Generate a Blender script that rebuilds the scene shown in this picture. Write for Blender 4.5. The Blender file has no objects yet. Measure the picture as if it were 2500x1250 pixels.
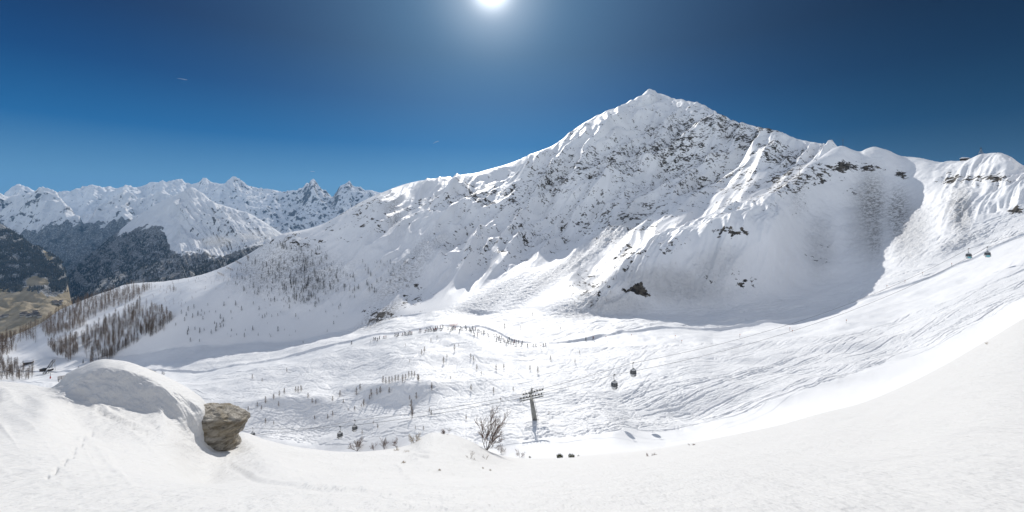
import bpy, bmesh, math, random
import numpy as np
from mathutils import Vector, Matrix, noise as mnoise
random.seed(7); rng = np.random.default_rng(11)
F, CX, HY = 1000., 1250., 520.            # focal length and horizon of the photograph in its own pixels
S = bpy.context.scene
C = S.collection
def P(px, py, Y): return Vector((Y*(px-CX)/F, Y, Y*(HY-py)/F))
def tag(o, label=None, cat=None, group=None, kind=None):
    if label: o['label'] = label
    if cat: o['category'] = cat
    if group: o['group'] = group
    if kind: o['kind'] = kind
    return o
SUN = Vector((-0.05, 1.0, 0.55)).normalized()

# ------------------------------------------------------------------ numpy noise
_perm = rng.permutation(256); _perm = np.concatenate([_perm, _perm])
_g = np.stack([np.cos(np.arange(256)*2.399963), np.sin(np.arange(256)*2.399963)], 1)
def perlin(x, y):
    x = np.asarray(x, float); y = np.asarray(y, float)
    xi = np.floor(x).astype(int); yi = np.floor(y).astype(int)
    xf = x-xi; yf = y-yi; xi &= 255; yi &= 255
    u = xf*xf*xf*(xf*(xf*6-15)+10); v = yf*yf*yf*(yf*(yf*6-15)+10)
    def g(a, b, dx, dy):
        h = _perm[_perm[a]+b]; G = _g[h]; return G[..., 0]*dx+G[..., 1]*dy
    a1 = (xi+1) & 255; b1 = (yi+1) & 255
    n0 = g(xi, yi, xf, yf)*(1-u)+g(a1, yi, xf-1, yf)*u
    n1 = g(xi, b1, xf, yf-1)*(1-u)+g(a1, b1, xf-1, yf-1)*u
    return (n0*(1-v)+n1*v)*1.5
def fbm(x, y, o=4, gain=.5):
    s = 0; a = 1.
    for i in range(o):
        s = s+a*perlin(x*2**i+17.3*i, y*2**i-9.1*i); a *= gain
    return s
def ridged(x, y, o=4, gain=.5):
    s = 0; a = 1.
    for i in range(o):
        s = s+a*(1-2*np.abs(perlin(x*2**i+31.7*i, y*2**i+5.3*i))); a *= gain
    return s
def sm(a, b, x):
    t = np.clip((x-a)/(b-a), 0, 1); return t*t*(3-2*t)

# ------------------------------------------------------------------ curve helpers
def pchip_slopes(h, d):                   # h, d: (K-1, C)
    m = np.zeros((h.shape[0]+1, h.shape[1]))
    w1 = 2*h[1:]+h[:-1]; w2 = h[1:]+2*h[:-1]
    same = d[1:]*d[:-1] > 0
    with np.errstate(divide='ignore', invalid='ignore'):
        mm = (w1+w2)/(w1/d[:-1]+w2/d[1:])
    m[1:-1] = np.where(same, mm, 0)
    m[0] = d[0]; m[-1] = d[-1]
    return m
def curve(knots, x):                      # smooth curve through [(px, a, b), ...] sampled at x
    k = np.array(knots, float); out = []
    h = np.diff(k[:, 0])[:, None]
    for j in range(1, k.shape[1]):
        d = np.diff(k[:, j])[:, None]/h
        m = pchip_slopes(h, d)[:, 0]
        i = np.clip(np.searchsorted(k[:, 0], x)-1, 0, len(k)-2)
        hh = h[i, 0]; t = np.clip((x-k[i, 0])/hh, 0, 1)
        out.append((2*t**3-3*t**2+1)*k[i, j]+(t**3-2*t**2+t)*hh*m[i]+(-2*t**3+3*t**2)*k[i+1, j]+(t**3-t**2)*hh*m[i+1])
    return out
def loft(lines, rows):                    # lines: list of (py, Y) arrays near to far -> grid of Y, Z and line parameter
    Yk = np.stack([l[1] for l in lines]); Zk = np.stack([(HY-l[0])/F*l[1] for l in lines])
    h = np.diff(Yk, axis=0); d = np.diff(Zk, axis=0)/h
    m = pchip_slopes(h, d)
    YY = []; ZZ = []; V = []
    for k, n in enumerate(rows):
        ts = np.arange(n)/n if k < len(rows)-1 else np.arange(n+1)/n
        for t0 in ts:
            Y = Yk[k]*(Yk[k+1]/Yk[k])**t0
            t = (Y-Yk[k])/h[k]
            Z = (2*t**3-3*t**2+1)*Zk[k]+(t**3-2*t**2+t)*h[k]*m[k]+(-2*t**3+3*t**2)*Zk[k+1]+(t**3-t**2)*h[k]*m[k+1]
            YY.append(Y); ZZ.append(Z); V.append(k+t0)
    return np.array(YY), np.array(ZZ), np.array(V)
def grid_object(name, X, Y, Z, mat, attrs={}):
    R, Cn = X.shape
    me = bpy.data.meshes.new(name)
    me.vertices.add(R*Cn)
    me.vertices.foreach_set('co', np.stack([X, Y, Z], -1).astype(np.float32).ravel())
    idx = np.arange(R*Cn, dtype=np.int32).reshape(R, Cn)
    q = np.stack([idx[:-1, :-1], idx[:-1, 1:], idx[1:, 1:], idx[1:, :-1]], -1).reshape(-1, 4)
    me.loops.add(q.size); me.loops.foreach_set('vertex_index', q.ravel())
    me.polygons.add(len(q)); me.polygons.foreach_set('loop_start', np.arange(0, q.size, 4, dtype=np.int32))
    me.polygons.foreach_set('loop_total', np.full(len(q), 4, np.int32))
    me.update(calc_edges=True)
    me.polygons.foreach_set('use_smooth', np.ones(len(q), bool))
    for k, a in attrs.items():
        at = me.attributes.new(k, 'FLOAT', 'POINT'); at.data.foreach_set('value', np.broadcast_to(a, X.shape).astype(np.float32).ravel())
    me.materials.append(mat)
    o = bpy.data.objects.new(name, me); C.objects.link(o)
    return o

# ------------------------------------------------------------------ node helpers
class NT:
    def __init__(s, name):
        s.m = bpy.data.materials.new(name); s.m.use_nodes = True; s.t = s.m.node_tree; s.t.nodes.clear()
        s.out = s.n('ShaderNodeOutputMaterial'); s.b = s.n('ShaderNodeBsdfPrincipled')
        s.l(s.b.outputs[0], s.out.inputs[0]); s.geo = s.n('ShaderNodeNewGeometry')
    def n(s, t, **k):
        x = s.t.nodes.new(t)
        for a, v in k.items(): setattr(x, a, v)
        return x
    def l(s, a, b): s.t.links.new(a, b)
    def put(s, inp, v):
        if isinstance(v, (int, float)): inp.default_value = v
        elif isinstance(v, (tuple, list)): inp.default_value = (*v, 1) if len(v) == 3 and inp.type == 'RGBA' else v
        else: s.l(v, inp)
    def math(s, op, a, b=0, c=0, clamp=False):
        x = s.n('ShaderNodeMath', operation=op, use_clamp=clamp)
        s.put(x.inputs[0], a); s.put(x.inputs[1], b)
        if op in ('MULTIPLY_ADD', 'SMOOTH_MIN', 'WRAP'): s.put(x.inputs[2], c)
        return x.outputs[0]
    def noise(s, scale, detail=3, rough=.5, vec=None, dist=0):
        x = s.n('ShaderNodeTexNoise'); x.inputs['Scale'].default_value = scale; x.inputs['Detail'].default_value = detail
        x.inputs['Roughness'].default_value = rough; x.inputs['Distortion'].default_value = dist
        s.l(vec if vec is not None else s.geo.outputs['Position'], x.inputs['Vector']); return x.outputs['Fac']
    def ramp(s, v, a, b, lo=0, hi=1):
        x = s.n('ShaderNodeMapRange', interpolation_type='SMOOTHSTEP'); s.l(v, x.inputs[0])
        for i, q in zip((1, 2, 3, 4), (a, b, lo, hi)): x.inputs[i].default_value = q
        return x.outputs[0]
    def mix(s, f, a, b):
        x = s.n('ShaderNodeMix', data_type='RGBA'); s.put(x.inputs[0], f); s.put(x.inputs[6], a); s.put(x.inputs[7], b); return x.outputs[2]
    def attr(s, name): return s.n('ShaderNodeAttribute', attribute_name=name).outputs['Fac']
    def mapping(s, scale=(1, 1, 1), rot=(0, 0, 0), loc=(0, 0, 0), vec=None):
        x = s.n('ShaderNodeMapping'); x.inputs['Scale'].default_value = scale; x.inputs['Rotation'].default_value = rot
        x.inputs['Location'].default_value = loc
        s.l(vec if vec is not None else s.geo.outputs['Position'], x.inputs[0]); return x.outputs[0]
    def bump(s, h, dist, strength=1, normal=None):
        x = s.n('ShaderNodeBump'); x.inputs['Distance'].default_value = dist; s.put(x.inputs['Strength'], strength); s.l(h, x.inputs['Height'])
        if normal is not None: s.l(normal, x.inputs['Normal'])
        return x.outputs[0]
    def fin(s, col, rough=.8, spec=.3, normal=None, metal=0):
        s.put(s.b.inputs['Base Color'], col); s.put(s.b.inputs['Roughness'], rough); s.b.inputs['Specular IOR Level'].default_value = spec
        s.b.inputs['Metallic'].default_value = metal
        if normal is not None: s.l(normal, s.b.inputs['Normal'])
        return s.m
SNOW = (.80, .80, .80)
def snow_terrain_material():
    s = NT('snow_ground')
    rock = s.attr('rock'); track = s.attr('track'); rough = s.attr('rubble'); near0 = s.attr('crust_dim')
    # rock blocks poking through the snow
    nz = s.noise(.27, 4, .72, s.mapping((1, 1, 1.5)))
    big = s.noise(.09, 2, .5)
    v = s.math('ADD', nz, s.math('MULTIPLY', s.math('SUBTRACT', big, .5), .6))
    v = s.math('ADD', v, s.math('MULTIPLY', rock, .185))
    rf = s.math('MULTIPLY', s.ramp(v, .69, .703), s.ramp(rock, .02, .12))
    rc = s.mix(s.ramp(s.noise(.35, 3, .6), .35, .65), (.028, .026, .025), (.12, .105, .085))
    # faint brown scrub tips in the avalanche tracks
    veg = s.attr('veg')
    vf = s.math('MULTIPLY', s.ramp(s.noise(.5, 5, .8), .47, .55), veg)
    near = s.attr('crust_dim')
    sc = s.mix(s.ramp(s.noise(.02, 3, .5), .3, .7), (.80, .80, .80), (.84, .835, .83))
    sc = s.mix(near, sc, (.70, .685, .66))  # near snow coloured darker to offset the stronger sun falling on it
    col = s.mix(vf, s.mix(rf, sc, rc), (.15, .14, .13))
    # crust, wind ripples and ski tracks
    h1 = s.noise(2.2, 4, .6)
    n = s.bump(h1, .10, .35)
    cr1 = s.noise(9, 5, .7, s.mapping((1, .35, 1), (0, 0, .5))); cr2 = s.noise(1.1, 5, .65, s.mapping((1.3, .45, 1), (0, 0, -.5)))
    n = s.bump(cr1, .035, s.math('MULTIPLY', near0, .8), n); n = s.bump(cr2, .22, s.math('MULTIPLY', near0, .7), n)
    rb = s.noise(.45, 5, .75)
    n = s.bump(rb, 1.8, rough, n)
    hs = None
    for i, (rot, sx, sc_, w) in enumerate([(.25, .35, 1.0, 9.), (-.2, .22, 1.3, 7.), (.75, .5, .8, 10.), (-.8, .6, .7, 8.)]):
        m = s.mapping((.12, .34, .2), (0, 0, rot), (i*7.3, i*3.1, 0))
        wv = s.n('ShaderNodeTexNoise'); wv.inputs['Scale'].default_value = .8*sc_; wv.inputs['Detail'].default_value = 1.5; wv.inputs['Roughness'].default_value = .4
        s.l(m, wv.inputs['Vector'])
        a = s.math('FRACT', s.math('MULTIPLY', wv.outputs['Fac'], w*1.6))
        a = s.math('ABSOLUTE', s.math('SUBTRACT', a, .5))
        a = s.ramp(a, .0, .16)
        hs = a if hs is None else s.math('MULTIPLY', hs, a)
    n = s.bump(hs, .35, s.math('MULTIPLY', track, .3), n)
    n = s.bump(nz, 1.2, s.math('MULTIPLY', rf, .8), n)
    return s.fin(col, s.mix(rf, (.55, .55, .55), (.9, .9, .9)), .25, n)
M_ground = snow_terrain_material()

def far_material():
    s = NT('far_mountain')
    f = s.attr('forest'); r = s.attr('rock'); md = s.attr('meadow')
    sep = s.n('ShaderNodeSeparateXYZ'); s.l(s.geo.outputs['Normal'], sep.inputs[0])
    nz = s.noise(.014, 6, .7); n2 = s.noise(.010, 4, .6); n3 = s.noise(.09, 4, .8, s.mapping((1, 1, .35)))
    ff = s.ramp(s.math('ADD', f, s.math('MULTIPLY', s.math('SUBTRACT', n2, .5), 1.5)), .45, .56)
    ff = s.math('MULTIPLY', ff, s.ramp(n3, .38, .55, .5, 1))
    fc = s.mix(s.ramp(n3, .35, .65), (.06, .068, .072), (.17, .16, .15))
    rr = s.math('ADD', r, s.math('MULTIPLY', s.math('SUBTRACT', nz, .5), 1.8))
    rr = s.math('SUBTRACT', rr, s.math('MULTIPLY', sep.outputs[2], .75))
    rr = s.ramp(rr, -.05, .08)
    rc = s.mix(s.ramp(n3, .3, .7), (.07, .07, .075), (.19, .175, .16))
    col = s.mix(rr, SNOW, rc)
    mc = s.mix(s.ramp(nz, .3, .7), (.26, .215, .14), (.42, .35, .25))
    mf = s.ramp(s.math('ADD', md, s.math('MULTIPLY', s.math('SUBTRACT', n2, .5), .8)), .45, .55)
    col = s.mix(mf, col, mc); ff = s.math('MULTIPLY', ff, s.math('SUBTRACT', 1, mf))
    col = s.mix(ff, col, fc)
    n = s.bump(nz, 12, .5); n = s.bump(n3, 6, .6, n)
    return s.fin(col, .9, .1, n)
M_far = far_material()
def plain(name, c1, c2=None, scale=3, rough=.8, metal=0, spec=.3, bump=0, bscale=None):
    s = NT(name)
    tc = s.n('ShaderNodeTexCoord').outputs['Object']
    f = s.noise(scale, 4, .6, tc)
    c2 = c2 or tuple(x*.75 for x in c1)
    n = s.bump(s.noise(bscale or scale*2, 5, .7, tc), bump, .9) if bump else None
    return s.fin(s.mix(s.ramp(f, .3, .7), c2, c1), rough, spec, n, metal)
M_steel = plain('grey_galvanised_steel', (.30, .30, .28), (.20, .20, .19), 1.5, .55, .3)
M_dark = plain('dark_steel', (.05, .052, .055), None, 3, .5)
M_rope = plain('steel_rope', (.10, .10, .105), None, 5, .5)
M_glass = plain('tinted_cabin_window', (.10, .105, .11), (.05, .055, .06), 2, .12, 0, .6)
M_cab = plain('light_grey_cabin_shell', (.58, .58, .57), (.48, .48, .48), 2, .35)
M_teal = plain('pale_teal_panel', (.16, .50, .55), (.12, .42, .47), 2, .35)
M_redp = plain('red_paint', (.55, .06, .04), None, 2, .5)
M_orange = plain('orange_netting', (.75, .2, .06), None, 2, .7)
M_wood = plain('weathered_timber', (.16, .11, .075), (.09, .065, .05), 3, .85)
M_bark = plain('grey_brown_bark', (.13, .10, .08), (.07, .055, .045), 12, .9)
M_twig = plain('reddish_brown_twigs', (.20, .12, .085), (.12, .08, .06), 6, .9)
M_larch = plain('bare_larch_twigs', (.22, .15, .10), (.10, .075, .055), 2, .9)
M_conif = plain('dark_conifer_needles', (.045, .052, .045), (.02, .026, .022), 2, .9)
M_junip = plain('green_juniper_needles', (.09, .10, .03), (.035, .05, .015), 8, .9)
M_straw = plain('dry_straw_grass', (.42, .33, .20), (.25, .18, .11), 8, .9)
M_snow = plain('soft_snow', (.82, .82, .82), (.80, .80, .80), 3, .6, 0, .25, .02, 8)
M_skin = plain('skin', (.5, .32, .24), None, 4, .6)
M_wall = plain('dark_timber_wall', (.06, .05, .045), None, 2, .85)
M_render = plain('pale_rendered_wall', (.45, .43, .40), None, 2, .85)
M_bwhite = plain('white_contrail', (.85, .85, .85), None, 1, .9)

# ================================================================== MAIN TERRAIN
NC = 1500
U = np.linspace(-380, 2880, NC)
one = np.ones(NC)
F0 = (HY+.85/.35*F*one, .35*one)
F1 = curve([(-400, 1190, 2.7), (0, 1215, 2.7), (500, 1245, 2.7), (1250, 1250, 2.7), (1900, 1240, 2.7), (2500, 1190, 2.8), (2900, 1150, 2.8)], U)
F2 = curve([(-400, 1010, 9), (0, 1003, 9.5), (70, 990, 10.5), (120, 968, 11.8), (180, 985, 11.7), (250, 1000, 11.6), (350, 1014, 11.9), (430, 1040, 11.9), (470, 1098, 12.0), (520, 1120, 12.4), (570, 1125, 12.5), (640, 1122, 12), (800, 1150, 12),
            (1000, 1150, 13), (1200, 1160, 14), (1500, 1152, 14), (1800, 1125, 13), (2100, 1080, 12), (2500, 960, 11), (2900, 860, 11)], U)
F3 = curve([(-400, 915, 14), (0, 932, 14), (70, 940, 14), (120, 948, 13.6), (150, 938, 13.2), (200, 913, 12.9), (255, 895, 12.9), (300, 899, 12.9), (350, 916, 12.9), (420, 947, 12.9), (480, 985, 12.9), (500, 1005, 13), (515, 1050, 13.4), (530, 1085, 14), (560, 1075, 14.5), (600, 1063, 15), (650, 1075, 16),
            (750, 1095, 19), (850, 1103, 21), (950, 1096, 24), (1000, 1086, 25), (1030, 1066, 26), (1060, 1056, 26), (1100, 1060, 27), (1150, 1078, 28), (1200, 1104, 32), (1260, 1118, 36), (1330, 1120, 38), (1400, 1116, 40), (1500, 1108, 40),
            (1600, 1098, 38), (1700, 1080, 36), (1800, 1060, 33), (1900, 1038, 30), (2000, 1010, 28), (2100, 985, 26), (2200, 945, 25), (2300, 895, 24), (2400, 838, 24), (2500, 780, 24), (2900, 600, 24)], U)
hid = 30*(1-sm(1180, 1320, U)*(1-sm(1650, 1850, U)))
F4 = (F3[0]+hid-3*sm(1250, 1400, U)*(1-sm(1650, 1800, U)), F3[1]*1.5)
L5 = curve([(-400, 975, 330), (0, 945, 300), (150, 935, 270), (300, 940, 220), (400, 975, 185), (600, 1075, 150), (800, 1100, 138), (1000, 1085, 115), (1200, 1100, 93), (1300, 1088, 91), (1400, 1082, 91), (1491, 1068, 92), (1554, 1061, 95), (1650, 1045, 98),
            (1800, 1010, 100), (2000, 955, 103), (2200, 890, 105), (2400, 795, 108), (2500, 740, 110), (2900, 560, 115)], U)
L6 = curve([(-400, 935, 345), (0, 925, 330), (300, 925, 260), (400, 935, 225), (600, 970, 185), (800, 965, 175), (1000, 930, 160), (1200, 950, 138), (1300, 950, 130), (1500, 950, 125), (1700, 900, 130), (2000, 850, 130), (2200, 795, 135), (2400, 705, 135), (2500, 660, 135), (2900, 480, 135)], U)
PISTE_U = [(-400, 900, 420), (0, 906, 380), (250, 908, 310), (400, 907, 275), (600, 892, 250), (700, 870, 248), (800, 844, 246), (850, 835, 245), (934, 819, 243), (1042, 800, 240), (1100, 796, 238), (1162, 795, 234), (1210, 812, 220), (1258, 832, 205), (1306, 837, 196), (1450, 824, 193),
           (1530, 813, 193), (1650, 804, 194), (1800, 795, 195), (1920, 779, 195), (2100, 734, 188), (2212, 700, 182), (2360, 640, 176), (2500, 571, 170), (2900, 380, 160)]
L7 = curve(PISTE_U, U)
L8 = curve([(-400, 885, 450), (0, 872, 430), (300, 872, 360), (430, 850, 335), (600, 838, 325), (700, 835, 320), (800, 817, 315), (900, 790, 310), (1000, 770, 305), (1100, 760, 300), (1200, 768, 290), (1300, 768, 275), (1400, 768, 255), (1500, 768, 240),
            (1700, 768, 225), (1800, 750, 222), (1900, 738, 220), (2000, 728, 215), (2100, 700, 208), (2200, 655, 202), (2300, 605, 197), (2500, 530, 188), (2900, 350, 175)], U)
LC = curve([(-400, 905, 560), (0, 830, 560), (90, 795, 570), (150, 757, 600), (250, 716, 660), (330, 692, 700), (400, 687, 680), (450, 680, 640), (500, 668, 590), (560, 645, 520), (600, 624, 475), (640, 600, 450), (690, 571, 442), (750, 559, 452), (790, 546, 460), (830, 524, 470), (880, 494, 495), (940, 467, 530),
            (990, 449, 580), (1040, 438, 600), (1100, 430, 610), (1160, 422, 618), (1190, 414, 626), (1240, 400, 640), (1300, 375, 660), (1350, 355, 705), (1410, 310, 780), (1470, 276, 850), (1520, 256, 910), (1560, 236, 965), (1590, 219, 1000), (1610, 227, 990), (1650, 241, 930), (1700, 250, 860), (1740, 268, 770), (1780, 290, 690), (1850, 309, 590), (1900, 320, 562), (1950, 340, 545), (1990, 348, 530), (2030, 356, 520), (2080, 385, 510), (2200, 420, 500), (2500, 450, 480), (2900, 430, 460)], U)
Yd = L8[1]; Zd = (HY-L8[0])/F*Yd; Yc = LC[1]; Zc = (HY-LC[0])/F*Yc
sp = sm(1380, 1500, U)
Mk = curve([(1300, 720, 260), (1400, 735, 258), (1500, 722, 249), (1600, 603, 261), (1680, 571, 269), (1800, 536, 258), (1880, 532, 261), (1960, 540, 286), (2040, 520, 296), (2130, 515, 290), (2200, 520, 274), (2300, 495, 246), (2400, 470, 225), (2500, 450, 211), (2900, 250, 190)], U)
Sk = curve([(1300, 760, 262), (1400, 745, 262), (1440, 720, 264), (1480, 682, 267), (1520, 640, 271), (1560, 605, 278), (1600, 578, 286), (1640, 560, 294), (1680, 545, 300), (1740, 520, 307), (1800, 496, 314), (1850, 480, 320), (1880, 466, 325), (1940, 430, 335), (1970, 403, 342), (2000, 385, 350), (2035, 364, 357), (2055, 357, 360), (2080, 366, 360), (2100, 372, 358), (2115, 365, 357),
             (2135, 360, 356), (2160, 364, 353), (2200, 382, 345), (2250, 387, 332), (2300, 397, 318), (2350, 395, 300), (2390, 381, 290), (2430, 375, 280), (2460, 382, 266), (2500, 408, 250), (2600, 440, 235), (2900, 200, 220)], U)
Zs = (HY-Sk[0])/F*Sk[1]
Gk = (HY-(Zs-11)/(Sk[1]+22)*F, Sk[1]+22)
def blend(a, b): return (a[0]*(1-sp)+b[0]*sp, a[1]*(1-sp)+b[1]*sp)
K = curve([(-400, 893, 480), (0, 860, 460), (200, 858, 390), (300, 835, 378), (400, 775, 376), (450, 740, 380), (520, 700, 398), (600, 665, 405), (700, 690, 378), (800, 700, 362), (900, 738, 338), (1000, 744, 324), (1100, 714, 335), (1200, 668, 374), (1300, 620, 410), (1400, 570, 452), (1500, 530, 462),
           (1600, 500, 480), (1700, 470, 486), (1800, 440, 470), (1900, 415, 448), (2000, 395, 436), (2080, 405, 430), (2200, 440, 420), (2500, 470, 400), (2900, 450, 390)], U)
Zk_ = (HY-K[0])/F*K[1]
def frac_line(f):
    Y = Yd+(K[1]-Yd)*f; Z = Zd+(Zk_-Zd)*f; return (HY-Z/Y*F, Y)
LM = blend(frac_line(.1), Mk); LS = blend(frac_line(.2), Sk); LG = blend(frac_line(.28), Gk); LN = K
LB = (HY-(Zc-140)/(Yc+160)*F, Yc+160)
_k = 1+.055*sm(930, 1100, U)*(1-sm(1850, 1960, U)); LC = (LC[0], LC[1]*_k); Yc = LC[1]; Zc = (HY-LC[0])/F*Yc; LB = (HY-(Zc-140)/(Yc+160)*F, Yc+160)
lines = [F0, F1, F2, F3, F4, L5, L6, L7, L8, LM, LS, LG, LN, LC, LB]
rows = [10, 80, 110, 22, 36, 130, 120, 80, 100, 110, 36, 110, 240, 24]
GY, GZ, V = loft(lines, rows)
R = len(V); GU = np.broadcast_to(U, GY.shape).copy()
def hblur(A, w, n=3):
    for _ in range(n):
        Pd = np.pad(A, ((0, 0), (w, w)), 'edge'); c_ = np.cumsum(np.pad(Pd, ((0, 0), (1, 0))), 1); A = (c_[:, 2*w+1:]-c_[:, :-2*w-1])/(2*w+1)
    return A
_v = V[:, None]; T0 = GZ/GY
for w_, wt in ((40, 1-sm(1.55, 1.95, _v)), (12, (1-sm(2.0, 2.6, _v)))):
    k_ = int(np.argmax(V > 2.7)); T0[:k_] = T0[:k_]*(1-wt[:k_])+hblur(T0[:k_], w_)*wt[:k_]; GY[:k_] = GY[:k_]*(1-wt[:k_])+hblur(GY[:k_], w_)*wt[:k_]
GZ = T0*GY
GX = GY*(GU-CX)/F
VV = np.broadcast_to(V[:, None], GY.shape)
PYb = HY-GZ/GY*F                             # where the undisturbed surface lies
# ---- foreground: soft wind-shaped snow
nearw = sm(1.0, 2, VV)*(1-sm(3.6, 4.4, VV))*(1-.8*sm(2.55, 3, VV))
GZ = GZ+nearw*(.13*fbm(GX*.16+4, GY*.16, 2)*sm(1., 1.6, VV)+.055*fbm(GX*.35, GY*.35, 3)+.012*ridged(GX*.9+GY*.6, GY*1.8-GX*.4, 3)*sm(.2, -.4, perlin(GX*.2+3, GY*.2)))
dr_ = sm(90, 160, GU)*(1-sm(500, 540, GU))*sm(1.8, 2.2, VV)*(1-sm(2.85, 3, VV))
GZ = GZ+dr_*(.018*ridged(GX*1.1+GY*2, GY*3.2+GX*.5, 3, .6)+.10*fbm(GX*.9, GY*1.5, 3))
# long shallow wind ridges that run down the left foreground
wr = ridged((GU-(PYb-900)*.9)/160., PYb/420.+1.7, 2)
GZ = GZ+.045*nearw*sm(.9, 1.4, wr)*(1-sm(900, 1400, GU))
RA = int(np.argmax(V > .9)); RB = int(np.argmax(V > 3))
def dent(px, py, r, h):
    c0 = max(0, int((px-4*r-U[0])/(U[1]-U[0]))); c1 = int((px+4*r-U[0])/(U[1]-U[0]))+2
    sl = (slice(RA, RB), slice(c0, c1)); GZ[sl] += h*np.exp(-((GU[sl]-px)**2+((PYb[sl]-py)*1.8)**2)/r**2)
for i in range(15):
    t = i/14; dent(224-104*t+5*math.sin(i*2.1), 1060+104*t+2*math.cos(i*1.7), 5, -.028)
for i in range(40):
    t = i/39; dent(228+130*t, 1000+62*t+10*math.sin(t*2.5), 5, -.03); dent(228+130*t, 993+62*t+10*math.sin(t*2.5), 6, .022)
for i in range(46):
    t = i/45; dent(560+330*t, 1150+48*t+14*math.sin(t*3.1), 7, -.011); dent(570+330*t, 1142+48*t+14*math.sin(t*3.1), 9, .011)
for (x_, y_, l_) in ((1010, 1103, 75), (1005, 1112, 55), (1030, 1128, 80), (1080, 1157, 90), (1120, 1121, 60), (1640, 1098, 90), (1760, 1085, 60)):
    for i in range(18): t = i/17; dent(x_+l_*t, y_+8*t, 4, -.016*math.sin(t*3.14)); dent(x_+l_*t, y_+8*t-5, 5, .012*math.sin(t*3.14))
# ---- valley bowl: knolls, rolling ground
vw = sm(4.6, 5.2, VV)*(1-sm(8.2, 8.8, VV))
GZ = GZ+vw*(1.5*fbm(GX/34.+GY/80., GY/30.+4, 3)+.25*fbm(GX/7., GY/7., 3))*sm(-300, 100, GU)
def bumpat(px, py, rx, ry, h):
    global GZ
    d = ((GU-px)/rx)**2+((PYb-py)/ry)**2
    GZ = GZ+h*np.exp(-d)*vw
bumpat(1150, 895, 110, 30, -1.6); bumpat(1120, 935, 150, 16, 1.6); bumpat(950, 985, 90, 30, -2.2); bumpat(980, 950, 120, 14, 2.0)
bumpat(1650, 985, 170, 26, -2.2); bumpat(1450, 1010, 90, 20, .8); bumpat(1250, 860, 80, 14, .8); bumpat(760, 1040, 120, 26, -1.5); bumpat(700, 985, 110, 12, 1.8)
bumpat(1900, 900, 240, 30, -1.6); bumpat(1500, 880, 200, 16, .8); bumpat(560, 860, 60, 8, 1.2); bumpat(700, 850, 70, 8, 1.3)
# ---- mountain faces
fr = np.clip((GY-Yd)/(Yc-Yd), 0, 1)
above = sm(8.0, 8.6, VV)
faceL = sm(480, 640, GU)*(1-sp*(1-sm(11, 11.4, VV)))*above           # main mountain, left flank and everything behind the spur
fk = np.clip((GY-K[1])/(Yc-K[1]), 0, 1); GZ = GZ-above*sm(600, 900, GU)*.002*(Yc-K[1])*(4*fk*(1-fk))*sm(0, .1, fk)
env = faceL*(.22+.78*sm(-.1, .15, (GY-K[1])/(Yc-K[1])+.5*(1-sm(850, 1050, GU))))*sm(.02, .3, fr)*(1-.88*sm(.84, 1, fr))*(1-sm(13.05, 13.3, VV))
s1 = GU+1.0*PYb+16*perlin(GX/70, GY/70)+5*perlin(GX/25, GY/25); t1 = (GU-PYb)/330.
big = .4+.6*sm(850, 1250, GU+120*fr)
GZ = GZ+(Yc/560.)*env*big*(14*(ridged(s1/200., t1*.6+2, 1)-.5)+12*(ridged(s1/92.+7, t1*1.0, 1)-.5)+4.6*(ridged(s1/40., t1*2.2, 2, .4)-.5))
GZ = GZ+env*(1.1*fbm(GX/38., GY/38., 4, .5)+.3*ridged(GX/12.+GY/40, GY/26., 3, .55))
GZ = GZ+above*(1-sm(480, 640, GU))*sm(.05, .4, fr)*(.9*fbm(GX/26., GY/26., 4, .55))
# chutes seen right of the summit, ribs running down toward the spur
# ---- the spur
spw = sp*above*(1-sm(10.05, 10.6, VV))
fs = np.clip((VV-8)/2., 0, 1)
s2 = GU+130*(1-fs)+20*perlin(GX/30, GY/30)
dome = (1-sm(1880, 2010, GU))
GZ = GZ+spw*sm(0, .25, fs)*(1-.8*sm(.8, 1, fs))*(2.6*dome*(ridged(s2/75., fs*1.6+9, 3, .5)-.5)+1.2*fbm(GX/18., GY/18., 5, .55)+sm(2270, 2330, GU)*2.0*(ridged(s2/60.+3, fs*2., 3)-.5))
GZ = GZ+spw*.5*fbm(GX/9., GY/9., 3)*sm(9.6, 10, VV)
# avalanche rubble below the spur
rub = np.zeros(GY.shape)
def blob(arr, px, py, rx, ry, s, ang=0):
    ca, sa = math.cos(ang), math.sin(ang)
    dx = GU-px; dy = PYb-py; a = (dx*ca+dy*sa)/rx; b = (-dx*sa+dy*ca)/ry
    return np.maximum(arr, s*np.exp(-(a*a+b*b)**1.5))
for q in [(1640, 700, 170, 50, 1, .1), (1740, 660, 90, 60, .8, -.6), (1500, 745, 110, 30, .9, 0), (1400, 760, 60, 30, .7, 0), (2120, 530, 60, 130, .9, 0), (2000, 600, 45, 90, .7, 0), (2220, 560, 60, 90, .8, 0), (2350, 520, 30, 80, .9, 0), (2350, 620, 90, 50, .8, -.4),
          (1500, 560, 110, 26, .9, -.6), (1380, 650, 190, 24, .8, -.6), (1180, 740, 200, 28, .6, -.5), (980, 540, 50, 60, .35, .5), (700, 680, 130, 70, .4, 0)]:
    rub = blob(rub, *q)
rub *= sm(7.4, 8.0, VV)*(1-sm(13, 13.1, VV))
GZ = GZ+rub*(.85*ridged(GX/4.2, GY/6., 3, .65)*.8)
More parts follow.
